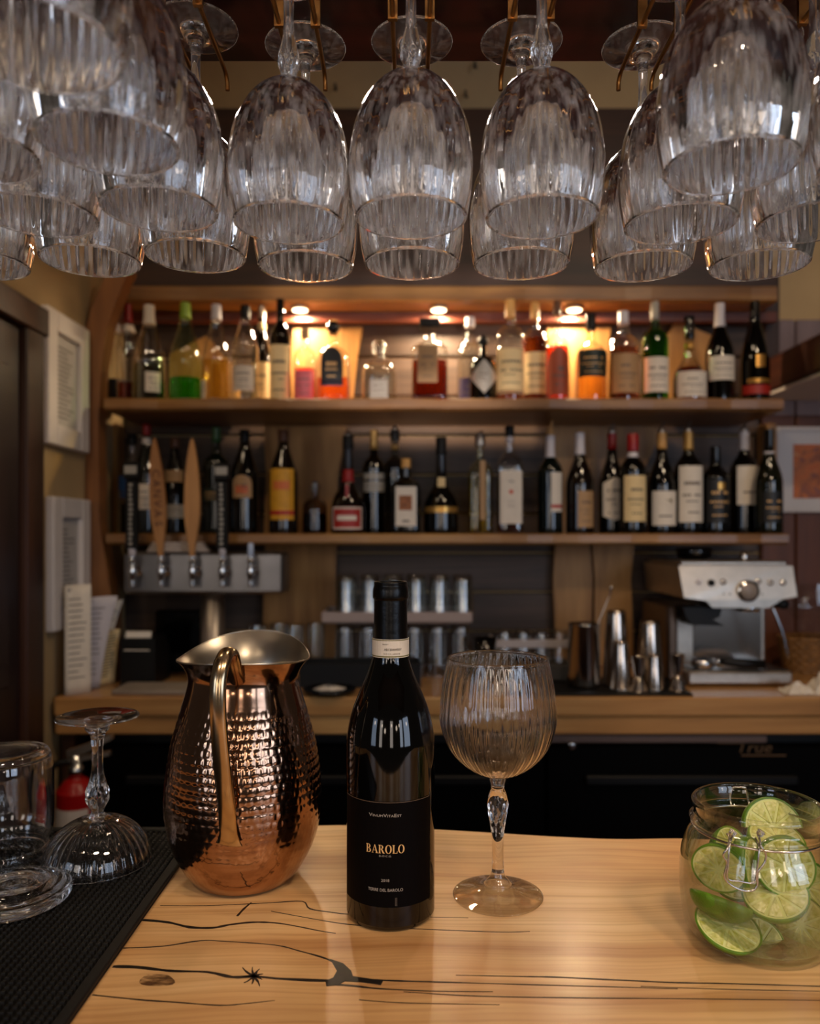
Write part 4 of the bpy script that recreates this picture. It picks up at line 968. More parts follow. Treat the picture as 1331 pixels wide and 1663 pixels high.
bottle(351, 48, 496, 2, 'cone', G_clear, 'pale straw-coloured cone-shouldered bottle right of the green one', d=2.36, cap=M_whitecap, capf=.16, capshape='capsule', liquid=L_yellow, fill=.45, labels=[(.03, .22, .3, M_paper, 'text', -.8)])
bottle(398, 42, 498, 2, 'tall', G_clear, 'clear bottle with black cap and pale label right of straw bottle', d=2.33, cap=M_black, capf=.13, liquid=L_clear, fill=.6, labels=[(.10, .36, .9, M_paper, 'text')])
bottle(425, 32, 498, 2, 'burgundy', G_brown, 'slim brown bottle with narrow cream label and silver neck foil', d=2.45, cap=M_steel, capf=.12, labels=[(.02, .44, 1.0, M_cream, 'text')], neck=(.75, .85, M_cream))
bottle(455, 34, 487, 2, 'bordeaux', G_brown, 'dark brown bottle with tall pale label beside the lit board', d=2.36, cap=M_blackgloss, capf=.18, capshape='capsule', labels=[(.03, .55, 1.1, M_cream, 'text')])
bottle(495, 36, 535, 2, 'spirit', G_clear, 'small pink bottle with rose label in front of the lit board', d=2.36, cap=M_tanlab, capf=.13, liquid=L_pink, fill=.52, labels=[(.06, .42, .9, M_pinklab, 'text')])
bottle(541, 58, 521, 2, 'arch', G_clear, 'wide decanter with black arched label and orange liquid', d=2.36, cap=M_blackgloss, capf=.16, capr=1.5, capshape='ball', liquid=L_orange, fill=.30, labels=[(.20, .64, .62, M_blacklab, 'arch'), (.185, .26, .62, M_purplelab, 'plain')], sq=1)
bottle(616, 59, 553, 2, 'arch', G_clear, 'clear squat bottle with round glass ring stopper and silver label', d=2.36, cap=G_clear, capf=.24, capr=1.3, capshape='ball', liquid=L_clear, fill=.55, labels=[(.03, .34, .5, M_silverlab, 'text')], sq=1)
bottle(697, 62, 521, 2, 'square', G_clear, 'square amber bottle with broad black block cap and tan label', d=2.36, cap=M_black, capf=.10, capr=2.1, capshape='block', liquid=L_deep, fill=.52, labels=[(.22, .66, .50, M_tanlab, 'text', -.1)], sq=5)
bottle(763, 42, 517, 2, 'spirit', G_clear, 'clear bottle with purple label behind the black diamond-labelled bottle', d=2.45, cap=M_whitecap, liquid=L_clear, fill=.7, labels=[(.02, .32, 1.0, M_purplelab, 'text')])
bottle(784, 44, 546, 2, 'squat', G_dark, 'short black apothecary bottle with white diamond label', d=2.35, cap=M_black, capf=.16, capr=1.4, capshape='ball', labels=[(.12, .62, 1.15, M_silverlab, 'diamond')])
bottle(828, 46, 488, 2, 'spirit', G_clear, 'tall clear whiskey bottle with white label, left of a matching pair', d=2.33, cap=M_tancap, capf=.17, capr=1.15, liquid=L_amber, fill=.08, labels=[(.10, .50, 1.2, M_cream, 'text')], group='matching white-labelled whiskey bottles')
bottle(868, 40, 493, 2, 'spirit', G_clear, 'tall amber whiskey bottle with white label, right of a matching pair', d=2.385, cap=M_tancap, capf=.15, capr=1.15, liquid=L_amber, fill=.66, labels=[(.10, .50, 1.2, M_cream, 'text')], group='matching white-labelled whiskey bottles')
bottle(904, 40, 490, 2, 'arch', G_clear, 'reddish bottle with arched brown label in front of the brightest lamp', d=2.32, cap=M_brownlab, capf=.14, liquid=L_red, fill=.55, labels=[(.05, .52, .9, pbr('russet_paper', (.62, .28, .16), .5), 'arch')])
bottle(959, 50, 511, 2, 'arch', G_clear, 'round-shouldered bottle with dark green label over golden liquid', d=2.36, cap=M_black, capf=.18, capr=1.3, liquid=L_gold, fill=.55, labels=[(.28, .58, 1.1, M_greenlab, 'text')])
bottle(1012, 50, 507, 2, 'spirit', G_clear, 'rosy amber bottle with tall cream label left of the green bottle', d=2.36, cap=M_whitecap, capf=.16, capshape='capsule', liquid=L_rose, fill=.62, labels=[(.10, .52, 1.0, M_tanlab, 'text')])
bottle(1063, 42, 491, 2, 'spirit', G_green, 'green bottle with white label and pale capsule', d=2.36, cap=M_silverlab, capf=.20, capshape='capsule', liquid=liq('leaf', (.5, .75, .25)), fill=.66, labels=[(.10, .44, 1.15, M_paper, 'text')])
bottle(1119, 52, 515, 2, 'pot', G_clear, 'brown cognac bottle with wide white label and black capped neck', d=2.34, cap=M_blackgloss, capf=.26, capr=1.25, liquid=L_deep, fill=.42, labels=[(.05, .34, 1.1, M_paper, 'text')], neck=(.60, .72, M_goldlab))
bottle(1168, 44, 494, 2, 'burgundy', G_dark, 'dark bottle with white capsule and short white label on upper shelf', d=2.36, cap=M_whitecap, capf=.24, capshape='capsule', labels=[(.22, .46, 1.1, M_paper, 'text')])
bottle(1225, 46, 491, 2, 'cone', G_dark, 'black cognac bottle with gold seal and red band, last on upper shelf', d=2.36, cap=M_blackgloss, capf=.18, capshape='capsule', labels=[(.08, .17, 1.3, M_redlab, 'plain'), (.34, .46, .32, M_goldlab, 'plain'), (.19, .23, .9, M_goldlab, 'plain')])
# --- lower shelf, left to right
bottle(214, 42, 706, 1, 'cone', G_clear, 'clear bottle with blue label, first on the lower shelf', d=2.44, cap=M_black, labels=[(.35, .58, 1.2, M_bluelab, 'plain')], liquid=liq('slate', (.12, .16, .22)), fill=.34)
bottle(238, 36, 690, 1, 'tall', G_dgreen, 'green bottle with red and white capsule behind the first tap handle', d=2.37, cap=M_redcap, capf=.12, capshape='capsule', labels=[(.22, .45, 1.1, M_paper, 'text')], neck=(.80, .88, M_paper))
bottle(284, 40, 712, 1, 'cone', G_dark, 'dark bottle with pale cone top seen between the two wooden tap handles', d=2.44, cap=M_brownlab, labels=[(.16, .30, 1.1, M_silverlab, 'text'), (.5, .66, 1.1, M_tanlab, 'plain')])
bottle(351, 44, 695, 1, 'spirit', G_dgreen, 'dark green bottle with green capsule on the lower shelf', d=2.37, cap=pbr('green_capsule', (.12, .30, .12), .35), capf=.18, capshape='capsule', labels=[(.30, .42, 1.0, M_greenlab, 'text')])
bottle(397, 44, 699, 1, 'tall', G_dark, 'black cream-liqueur bottle with rounded picture label', d=2.37, cap=M_black, capf=.12, labels=[(.34, .56, .75, M_tanlab, 'arch'), (.38, .46, .45, M_orangelab, 'plain')])
bottle(460, 46, 699, 1, 'tall', G_brown, 'dark brown bottle with tall yellow label and red stripe', d=2.37, cap=M_brownlab, capf=.11, labels=[(.13, .62, .95, M_yellowlab, 'stripe'), (.42, .50, .6, M_orangelab, 'plain')])
bottle(511, 40, 781, 1, 'arch', thin_glass('smoke_glass', (.55, .48, .42), 1.5), 'small smoky decanter with glass stopper on the lower shelf', d=2.40, cap=G_clear, capf=.22, capr=1.4, capshape='ball', liquid=liq('brandy', (.3, .12, .05)), fill=.4)
bottle(565, 56, 700, 1, 'pot', G_brown, 'pot-bellied bottle with red ribbon and framed red label', d=2.35, cap=M_black, capf=.13, capr=1.3, labels=[(.04, .27, .95, M_redlab, 'border'), (.27, .50, .12, M_redcap, 'plain')], neck=(.52, .66, M_redcap), pour=.016)
bottle(607, 38, 699, 1, 'spirit', G_dark, 'dark bottle with gold neck and silver bands behind the ribboned one', d=2.42, cap=M_goldcap, capf=.20, capshape='capsule', labels=[(.40, .50, 1.0, M_silverlab, 'text'), (.52, .58, 1.0, M_silverlab, 'plain')])
bottle(641, 36, 690, 1, 'spirit', thin_glass('grey_glass', (.5, .48, .42), 1.5), 'tall smoky bottle with red tip and gold neck at the back', d=2.48, cap=M_black, capf=.10, capr=1.4, neck=(.80, .89, M_goldcap), pour=.018)
bottle(659, 50, 746, 1, 'square', G_dark, 'short dark flask with white label carrying a brown picture', d=2.35, cap=M_tancap, capf=.12, labels=[(.10, .62, .62, M_paper, 'picture')], sq=4)
bottle(716, 56, 711, 1, 'pot', G_dark, 'round-bellied black bottle with a shining metal band', d=2.36, cap=M_black, capf=.18, capr=1.25, labels=[(.215, .275, 1.2, M_goldlab, 'plain'), (.40, .58, .5, M_cream, 'plain')])
bottle(779, 44, 700, 1, 'square', thin_glass('straw_glass', (.93, .90, .66), 1.5), 'tall pale yellow bottle with narrow upright label strip', d=2.36, cap=M_steel, capf=.10, capr=1.5, liquid=L_yellow, fill=.62, labels=[(.14, .74, .2, M_tanlab, 'plain', .12)], sq=3, pour=.016)
bottle(827, 46, 693, 1, 'square', G_clear, 'bourbon bottle with large white label and round red seal', d=2.35, cap=M_black, capf=.085, capr=1.25, liquid=L_deep, fill=.6, labels=[(.09, .58, .72, M_paper, 'seal')], neck=(.82, .91, M_whitecap), sq=3)
bottle(893, 40, 684, 1, 'bordeaux', G_dgreen, 'green wine bottle with cork-stopped neck and narrow white label', 'wine_bottle', d=2.36, cap=M_whitecap, capf=.22, capshape='capsule', labels=[(.22, .62, .5, M_paper, 'stripe', .42)], pour=.045)
bottle(941, 44, 704, 1, 'burgundy', G_brown, 'brown wine bottle with white capsule and tan label low on its side', 'wine_bottle', d=2.36, cap=M_whitecap, capf=.22, capshape='capsule', labels=[(.06, .42, .7, M_tanlab, 'text', .35)])
bottle(993, 42, 686, 1, 'burgundy', G_dark, 'dark wine bottle with red capsule and white six-sided label', 'wine_bottle', d=2.41, cap=M_redcap, capf=.17, capshape='capsule', labels=[(.13, .56, .95, M_paper, 'hex')], pour=.036)
bottle(1027, 42, 706, 1, 'bordeaux', G_dark, 'dark wine bottle with red and white capsule and cream label', 'wine_bottle', d=2.31, cap=M_redcap, capf=.17, capr=1.3, labels=[(.12, .58, .95, M_cream, 'text')], neck=(.76, .84, M_whitecap))
bottle(1074, 44, 686, 1, 'burgundy', G_dark, 'dark wine bottle with tan capsule and low label showing a bird', 'wine_bottle', d=2.36, cap=M_tancap, capf=.18, capshape='capsule', labels=[(.08, .42, 1.0, M_paper, 'bird')], pour=.034)
bottle(1117, 44, 684, 1, 'bordeaux', G_dark, 'dark wine bottle with gold capsule and tall white label', 'wine_bottle', d=2.36, cap=M_goldcap, capf=.19, capshape='capsule', labels=[(.11, .66, 1.0, M_paper, 'text')], pour=.034)
bottle(1161, 44, 726, 1, 'bordeaux', G_dark, 'shorter dark wine bottle with black label and gold print', 'wine_bottle', d=2.36, cap=M_blackgloss, capf=.2, capshape='capsule', labels=[(.12, .62, 1.0, M_blacklab, 'text'), (.50, .58, .25, M_goldlab, 'plain', .1)])
bottle(1208, 44, 684, 1, 'bordeaux', G_dark, 'dark wine bottle with white capsule and purple-spotted white label', 'wine_bottle', d=2.39, cap=M_whitecap, capf=.19, capshape='capsule', labels=[(.28, .66, .9, M_paper, 'spot')], pour=.034)
bottle(1248, 42, 698, 1, 'burgundy', G_olive, 'olive wine bottle with white neck ring, last on the lower shelf', 'wine_bottle', d=2.30, cap=M_blackgloss, capf=.2, capshape='capsule', labels=[(.10, .40, .9, M_blacklab, 'text')], neck=(.76, .80, M_whitecap))

# ================================================================== BACK COUNTER OBJECTS
S = 2.2/F
# ---- tap tower
tx, ty = X(330, 2.2), 2.2
tt = thing('beer_tap_tower', 'brushed steel beer tap tower with five faucets on the back counter', 'tap', (tx, ty, BACK+.0005))
zb0, zb1 = Z(965, 2.2)-BACK, Z(897, 2.2)-BACK
part('tap_header', MB().box(-.225, .225, 0, .11, zb0, zb1, .008), pbr('header_steel', (.52, .51, .51), .33, 1.0, noise=.12, nscale=14), tt)
part('column', MB().lathe([(.062, 0), (.062, .008), (.036, .014), (.034, .03), (.034, zb0+.002)], 36, c=(.012, .055, 0)), M_steel, tt)
FX = [222, 268, 318, 366, 411]
for i, px in enumerate(FX):
    fx = (px-330)*S; fz = Z(928, 2.2)-BACK
    fm = MB().lathe([(.017, 0), (.017, -.006), (.010, -.008), (.009, -.035), (0, -.035)], 20, c=(fx, 0, fz), axis='y')
    fm.lathe(prof([(0, -.042), (.0075, -.042), (.0085, -.036), (.0085, -.020), (.0105, -.012), (.0115, 0), (.0105, .012), (.008, .018), (.009, .026), (.0105, .030), (.006, .036), (.006, .046)], 3), 20, c=(fx, -.036, fz))
    part('faucet', fm, M_chrome, tt)
    hz0 = fz+.044
    if i in (0, 3):
        hd = MB().lathe([(.007, 0), (.010, .004), (.010, .016), (.0125, .020)], 16, c=(fx, -.036, hz0))
        part('tap_collar', hd, M_whitecap, tt)
        hz1 = Z(752 if i == 3 else 750, 2.16)-BACK
        hb = MB().box(fx-.016, fx+.016, -.048, -.024, hz0+.018, hz1-.05, .004).box(fx-.022, fx+.022, -.050, -.022, hz1-.05, hz1, .005)
        h = part('tap_handle', hb, M_black, tt, 'black tap handle with white lettering')
        mb = MB().box(fx-.017, fx+.017, -.0515, -.0500, hz1-.034, hz1-.012)
        z = hz0+.03
        while z < hz1-.065:
            mb.box(fx-.005, fx+.004+random.uniform(-.002, .002), -.0495, -.0480, z, z+.008); z += .0135
        part('lettering', mb, M_silverlab, h)
    elif i in (1, 2):
        hz1 = Z(712, 2.16)-BACK; hh = hz1-hz0
        pts = [(-.006, 0), (-.009, .03), (-.0195, .30*hh), (-.0215, .45*hh), (-.018, .68*hh), (-.010, .88*hh), (-.003, .98*hh), (0, hh)]
        ol_ = cr(pts, 4); ol_ = [(p.x, p.y) for p in ol_]; pol = ol_+[(-a, b) for a, b in ol_[-2::-1]]
        tilt = -.018 if i == 1 else 0
        mb = MB().prism([(fx+a+tilt*b/hh, hz0+b) for a, b in pol], -.043, -.029, 'xz')
        h = part('tap_handle', mb, wood('tap_handle_wood', (.60, .40, .20), (.78, .57, .33), 'z', 8, 8, .45), tt, 'long pointed wooden tap handle')
        if i == 1:
            mb = MB()
            for k, ch in enumerate('CANVAS'):
                t = text_mb(ch, .032); t.v = [(p[1], -p[0], 0) for p in t.v]   # letters lie on their side, reading downward
                zz = hz0+hh*(.70-.085*k); t.v = [(p[0]+fx+tilt*(.7-.085*k), -.0445, p[1]+zz) for p in t.v]; mb.add(t.v, t.f)
            part('lettering', mb, pbr('burnt_brown', (.30, .15, .07), .6), h)
    else:
        part('tap_collar', MB().lathe([(.006, 0), (.009, .004), (.008, .03), (.006, .036)], 16, c=(fx, -.036, hz0)), pbr('pale_plastic', (.72, .78, .88), .3), tt)
# drip tray
dt = thing('drip_tray', 'flat steel drip tray under the beer taps', 'tray', (X(262, 2.12), 2.13, BACK+.0005))
part('tray_pan', MB().box(-.12, .16, -.055, .055, 0, .014, .003), M_steel, dt)
for k in range(9): part('slat', MB().box(-.11, .15, -.048+k*.011, -.042+k*.011, .0142, .017, .001), M_steel, dt)
# folded towel on the tap header
tw = MB()
for k in range(4): tw.box(-.10+.004*k, .075-.006*k, .001, .034, zb1+.0005+k*.007, zb1+.0068+k*.007, .003)
to = part('bar_towel', tw, pbr('towel_white', (.82, .76, .70), .9, noise=.08, nscale=60, bump=.4, bscale=300), None, loc=(tx-.06, ty, BACK+.0005)); tag(to, 'folded white towel lying on top of the tap tower', 'towel')
# card terminal / receipt printer
rp = thing('receipt_printer', 'black receipt printer with a white slip left of the tap column', 'printer', (X(222, 2.27), 2.27, BACK+.0005))
part('case', MB().prism([(-.07, 0), (.07, 0), (.07, .09), (.02, .135), (-.07, .135)], -.022, .075, 'yz').xf(Matrix.Identity(4)), M_black, rp)
part('receipt', MB().prism([(-.071, .100), (-.068, .100), (-.05, .150), (-.052, .152)], -.012, .060, 'yz'), M_paper, rp)
ps = thing('till_screen', 'dark till screen standing beside the tap column', 'screen', (X(290, 2.45), 2.45, BACK+.0005))
part('panel', MB().box(-.075, .075, 0, .025, .05, .19, .006), M_blackgloss, ps); part('stand', MB().box(-.03, .03, .005, .05, 0, .055, .004).box(-.06, .06, -.03, .07, 0, .008, .003), M_black, ps)
# papers leaning on the left wall
def sheet(label, px0, px1, py0, py1, d, lean, curl, mat=M_paper):
    a = at(px0, py1, d); wdt = (px1-px0)*d/F; h = (py1-py0)*d/F; n = 10; v = []; f = []
    for i in range(n+1):
        u = i/n; z = h*u; off = lean*u+curl*u*u
        for j in range(5):
            s = j/4; v.append((wdt*s*.85+off, .05*s+.02*sin(s*pi)*u, z))
    for i in range(n):
        for j in range(4): f.append((i*5+j, i*5+j+1, i*5+6+j, i*5+5+j))
    m = len(v); v2 = [(x+.0004, y+.0012, z) for x, y, z in v]
    f2 = f+[tuple(m+q for q in reversed(g)) for g in f]
    rim_ = [j for j in range(5)]+[i*5+4 for i in range(1, n+1)]+[n*5+j for j in range(3, -1, -1)]+[i*5 for i in range(n-1, 0, -1)]
    f2 += [(rim_[k], rim_[(k+1) % len(rim_)], m+rim_[(k+1) % len(rim_)], m+rim_[k]) for k in range(len(rim_))]
    o = part('menu_sheet', MB().add(v+v2, f2, True), mat, None, loc=(a.x, a.y, BACK+.001)); tag(o, label, 'paper', 'loose menus by the left wall')
    mb = MB()
    for k in range(14):
        u = .15+.055*k; z = h*u; off = lean*u+curl*u*u
        e = .5+.35*random.random(); z2 = z+.0028; off2 = lean*(u+.0028/h)+curl*(u+.0028/h)**2
        q = lambda s_, zz, of, uu: (wdt*s_*.85+of+.0002, .05*s_+.02*sin(s_*pi)*uu-.0009, zz)
        m_ = 5; mb.add([q(.12+(e-.12)*i/m_, z, off, u) for i in range(m_+1)]+[q(.12+(e-.12)*i/m_, z2, off2, u) for i in range(m_+1)], [(i, i+1, m_+2+i, m_+1+i) for i in range(m_)])
    part('menu_print', mb, M_ink2, o, kind='stuff')
    return o
sheet('tallest white menu sheet standing against the left wall', 105, 140, 950, 1130, 2.06, .0, .0)
sheet('white menu sheet curling right in front of the tallest one', 114, 156, 978, 1130, 2.13, .03, .02, pbr('paper_grey', (.76, .74, .76), .7))
sheet('pale menu sheet bending farthest to the right', 135, 165, 992, 1128, 2.215, .015, .035, M_paper)
sheet('short cream menu sheet at the right of the stack', 160, 178, 1035, 1124, 2.20, .005, .01, M_cream)
# highball glasses helper
hbP = [(.0, 0), (.024, 0), (.027, .002), (.0285, .02), (.0325, .12), (.0335, .125), (.0320, .125), (.0305, .118), (.0268, .02), (.024, .010), (0, .009)]
hb_me = MB().lathe(hbP, 28, caps=False).mesh('highball_glass', G_clear)
hb_inv = MB().lathe([(r, .125-z) for r, z in hbP], 28, caps=False).mesh('highball_glass', G_clear)
def hball(x, y, z, inv, label, group, s=1.0):
    o = link('highball_glass', hb_inv if inv else hb_me, None, (x, y, z)); o.scale = s if isinstance(s, tuple) else (s, s, s); tag(o, label, 'glass', group)
# two-tier white glass tray
TZ = Z(1010, 2.33)
gt = thing('glass_tray', 'white plastic tray carrying upturned glasses in the back centre', 'tray', (X(645, 2.36), 2.36, TZ))
mb = MB().box(-.215, .215, -.075, .115, 0, .012, .004)
part('tray_base', mb, pbr('tray_white', (.62, .55, .52), .5), gt)
mb = MB().box(-.22, .22, -.08, -.075, .004, .034, .002).box(-.22, .22, .115, .12, .004, .034, .002).box(-.22, -.215, -.075, .115, .004, .034, .002).box(.215, .22, -.075, .115, .004, .034, .002)
part('tray_rim', mb, MATS['tray_white'], gt)
sc_low = (TZ-BACK-.002)/.125
for i in range(6):
    x = X(562, 2.33)+i*.0695
    hball(x, 2.325, TZ+.0125, True, 'upturned glass, %s from left in front row on the white tray' % ORD[i], 'upturned glasses on the white tray', 1.02)
    hball(x, 2.398, TZ+.0125, True, 'upturned glass, %s from left in back row on the white tray' % ORD[i], 'upturned glasses on the white tray', 1.02)
    hball(x-.005, 2.345, BACK+.0008, True, 'upturned glass under the white tray, %s from left' % ORD[i], 'upturned glasses under the white tray', (1, 1, sc_low))
for i, px in enumerate((420, 450, 480, 510)):
    hball(X(px, 2.42), 2.40+.06*(i % 2), BACK+.0008, False, 'tumbler behind the copper pitcher, %s from left' % ORD[i], 'tumblers behind the pitcher', (.9, .9, 1.2))
# dark tub and small tray in front
tbx = thing('bus_tub', 'low black tub on the counter behind the wine bottle', 'tub', (X(585, 2.2), 2.2, BACK+.0005))
mb = MB().box(-.165, .165, -.02, .07, 0, .006).box(-.17, .17, -.026, -.02, 0, .068, .002).box(-.17, .17, .07, .076, 0, .068, .002).box(-.17, -.164, -.02, .07, 0, .068, .002).box(.164, .17, -.02, .07, 0, .068, .002)
part('tub_wall', mb, M_black, tbx)
at_ = thing('ash_dish', 'shallow black dish with crumpled white napkin near the pitcher', 'dish', (X(535, 2.1), 2.10, BACK+.0005))
part('dish', MB().lathe(prof([(0, .002), (.05, 0), (.066, .004), (.072, .014), (.068, .014), (.06, .007), (0, .005)], 3), 36), M_blackgloss, at_)
npk = MB()
for k in range(14):
    a = k*.8; npk.add([(.045*cos(a), .03*sin(a), .011), (.045*cos(a+.9), .03*sin(a+.9), .013), (.01*cos(a), .01*sin(a), .020+.003*random.random())], [(0, 1, 2)])
no = part('napkin', npk, M_paper, None, loc=(X(535, 2.1), 2.10, BACK+.001)); tag(no, 'crumpled white napkin in the shallow black dish', 'napkin')
# dark cup with straws
sc_ = thing('dark_cup', 'dark plastic tumbler standing right of the white tray', 'cup', (X(787, 2.25), 2.25, BACK+.0005))
part('cup', MB().lathe([(0, 0), (.022, 0), (.034, .13), (.0325, .13), (.021, .006), (0, .006)], 28), M_blackgloss, sc_)
hball(X(787, 2.25), 2.25, BACK+.0075, False, 'clear tumbler nested in the dark plastic tumbler', None, .62)
# second rack of glasses with white rail
gr = thing('glass_crate', 'low grey crate with white rail holding short glasses', 'crate', (X(862, 2.32), 2.32, BACK+.0005))
part('crate_base', MB().box(-.115, .115, -.05, .08, 0, .05, .004), pbr('crate_grey', (.32, .30, .27), .6), gr)
part('crate_rail', MB().box(-.118, .118, -.056, -.050, .098, .122, .002).box(-.118, -.110, -.050, .08, .098, .122, .002).box(.110, .118, -.050, .08, .098, .122, .002), pbr('rail_white', (.66, .62, .60), .5), gr)
for sx in (-.114, .108): part('crate_post', MB().box(sx, sx+.006, -.055, -.049, .05, .1), MATS['crate_grey'], gr)
for i in range(4):
    hball(X(862, 2.32)-.082+i*.055, 2.30, BACK+.051, True, 'short upturned glass in the grey crate, %s from left' % ORD[i], 'short glasses in the grey crate', .80)
# ---- bar mat on the back counter with shakers
m2 = part('counter_mat', MB().box(X(895, 2.07), X(1125, 2.07), 2.065, 2.30, 0, .006, .002), M_rub, None, loc=(0, 0, BACK+.0005)); tag(m2, 'black rubber mat under the steel shakers on back counter', 'mat')
MZ2 = BACK+.0067
M_shk = pbr('shaker_steel', (.70, .66, .62), .16, 1.0, noise=.05, nscale=30)
def shaker(px, d, py_top, w0, w1, label, name='cocktail_shaker', inv=True, z=MZ2):
    h = Z(py_top, d)-z; r0 = w0*d/F/2; r1 = w1*d/F/2   # r0 base, r1 top
    P = [(0, h-.002), (r1*.82, h-.001), (r1*.95, h-.004), (r1, h-.012), (r0*.985, .006), (r0*1.03, .004), (r0*1.03, 0), (r0*.96, 0), (r1*.94, h-.014), (0, h-.006)]
    if not inv: P = [(r, h-zz) for r, zz in P]; 
    o = part(name, MB().lathe(P, 36, caps=False), M_shk, None, loc=(X(px, d), d, z)); tag(o, label, 'shaker', 'steel bar tins on the black mat'); return o
big = shaker(948, 2.16, 1012, 50, 54, 'wide steel shaker tin with a bar spoon, leftmost on the mat', inv=False)
shaker(1000, 2.20, 990, 46, 30, 'tallest upturned steel shaker tin in the middle of the mat')
shaker(1007, 2.13, 1040, 38, 24, 'shorter upturned steel tin in front of the tallest one')
shaker(1055, 2.19, 1007, 46, 30, 'tall upturned steel shaker tin right of the tallest one')
shaker(1062, 2.12, 1062, 30, 20, 'slim short steel tin between the two jiggers')
def jigger(px, d, ytop, label):
    h = Z(ytop, d)-MZ2; r = .0235
    P = prof([(r, 0), (r*.98, .002), (r*.55, h*.34), (r*.40, h*.42), (r*.52, h*.52), (r*.80, h*.98), (r*.80, h), (r*.74, h), (r*.4, h*.5), (0, h*.46)], 4)
    P = [(r*.93, .001)]+P
    o = part('jigger', MB().lathe(P, 32, caps=False), M_shk, None, loc=(X(px, d), d, MZ2)); tag(o, label, 'jigger', 'steel jiggers on the black mat')
jigger(1036, 2.10, 1066, 'double-cone steel jigger at the front of the mat, left')
jigger(1100, 2.11, 1062, 'double-cone steel jigger at the right end of the mat')
sp = [at(958, 1060, 2.16), at(968, 1020, 2.165), at(985, 978, 2.17), at(990, 966, 2.17), at(992, 952, 2.17)]
o = part('bar_spoon', MB().tube(cr([tuple(p) for p in sp], 4), [.0016*(1 if k < 12 else 1+.5*(k-11)) for k in range(17)], 10, flat=(1, .6)), M_shk, None); tag(o, 'long bar spoon leaning in the wide steel tin', 'spoon')

# ---- espresso machine
ex, ey = X(1194, 2.2), 2.2
em = thing('espresso_machine', 'brushed steel espresso machine with round pressure gauge on back counter', 'espresso machine', (ex, ey, BACK+.0005))
ek = lambda px, py: ((px-1194)*S, (1113-py)*S)
part('drip_base', MB().box(-.137, .158, -.01, .14, .006, .043, .006), M_steel, em)
part('drip_grate', MB().box(-.125, .146, -.002, .12, .0432, .047, .001), pbr('grate_dark', (.3, .28, .26), .35, .9), em)
for sx in (-.12, .12): part('rubber_foot', MB().lathe([(.014, 0), (.012, .007)], 16, c=(sx, .03, 0)), M_black, em)
part('back_column', MB().box(-.150, .150, .14, .31, .002, .225, .008), M_steel, em)
part('side_panel', MB().box(-.172, -.140, .06, .31, .004, .225, .008), pbr('smoked_steel', (.40, .33, .28), .35, .9), em)
# head with sloping front and tapered belly
a = ek(1100, 917); b = ek(1283, 917)
hd = MB()
fr_ = [ek(1099, 917), ek(1283, 917), ek(1285, 966), ek(1262, 970), ek(1240, 984), ek(1150, 984), ek(1138, 972), ek(1104, 968)]
v = [(x, -.012-(.02 if z < .26 else 0), z) for x, z in fr_]+[(x, .31, max(z, .226)) for x, z in fr_]; n_ = len(fr_)
hd.add(v, [tuple(range(n_)), tuple(range(2*n_-1, n_-1, -1))]+[(i, n_+i, n_+(i+1) % n_, (i+1) % n_) for i in range(n_)])
part('head', hd, M_steel, em)
part('cup_tray', MB().box(-.155, .145, .0, .30, .3392, .352, .004), M_steel, em)
part('hopper', MB().lathe([(.034, .352), (.050, .362), (.054, .380), (.05, .386), (0, .388)], 28, c=(-.055, .17, 0)), M_blackgloss, em)
part('top_knob', MB().lathe(prof([(.012, .352), (.013, .362), (.010, .372), (0, .376)], 3), 20, c=(.058, .08, 0)), M_chrome, em)
def dsc(px, py, r, y0, y1, mat, name, par=em):
    x, z = ek(px, py); return part(name, MB().lathe([(0, y0), (r*.94, y0), (r, y0+.002), (r, y1)], 28, c=(x, 0, z), axis='y'), mat, par)
gz = dsc(1206, 957, .0305, -.040, -.02, M_chrome, 'gauge'); dsc(1206, 957, .0235, -.0415, -.039, pbr('gauge_face', (.55, .50, .46), .4), 'gauge_face', gz)
for px, py in ((1129, 943), (1168, 943), (1224, 942), (1244, 944), (1264, 944)):
    if px == 1129: bt_ = dsc(px, py, .0085, -.026, -.01, M_whitecap, 'button')
    else: bt_ = dsc(px, py, .0088, -.026, -.01, M_chrome, 'button')
    dsc(px, py, .004, -.0275, -.025, M_white, 'button_light', bt_)
dsc(1149, 944, .0095, -.030, -.01, M_black, 'power_button')
for px in (1168, 1178, 1222, 1230): dsc(px, 962, .0022, -.030, -.02, M_ink, 'indicator')
x, z = ek(1228, 995)
part('group_head', MB().lathe([(.033, .206), (.035, .212), (.035, .232), (0, .232)], 28, c=(x, .06, 0)), M_chrome, em)
x, z = ek(1140, 1000)
part('grinder_spout', MB().prism([(-.055, .222), (.055, .222), (.050, .195), (.030, .188), (.062, .170), (-.030, .172), (-.045, .195)], .0, .09, 'xz').xf(Matrix.Translation((x, 0, 0))), M_black, em)
part('brew_panel', MB().box(-.07, .135, .1385, .1395, .05, .222), M_shk, em)
sw = [ek(1252, 985), ek(1258, 1000), ek(1268, 1030), ek(1275, 1066)]
part('steam_wand', MB().tube(cr([(q[0], -.005-.004*k, q[1]) for k, q in enumerate(sw)], 4), .0038, 10), M_chrome, em)
dsc(1272, 980, .014, -.005, .04, M_black, 'steam_knob')
pf = thing('portafilter', 'black-handled portafilter lying on the espresso machine tray', 'portafilter', (ex, ey, BACK+.0480))
p0 = ek(1168, 1060); p1 = ek(1238, 1072)
part('handle', MB().tube([(p0[0], .0, .024), (p0[0]+.02, -.004, .022), (p0[0]+.06, -.008, .018), (p1[0], -.01, .0155)], [.010, .0115, .014, .0125], 14), M_black, pf)
part('basket', MB().lathe([(0, .004), (.024, .001), (.031, .004), (.034, .026), (.031, .026), (.027, .008), (0, .007)], 28, c=(p0[0]-.04, .022, 0)), M_chrome, pf)
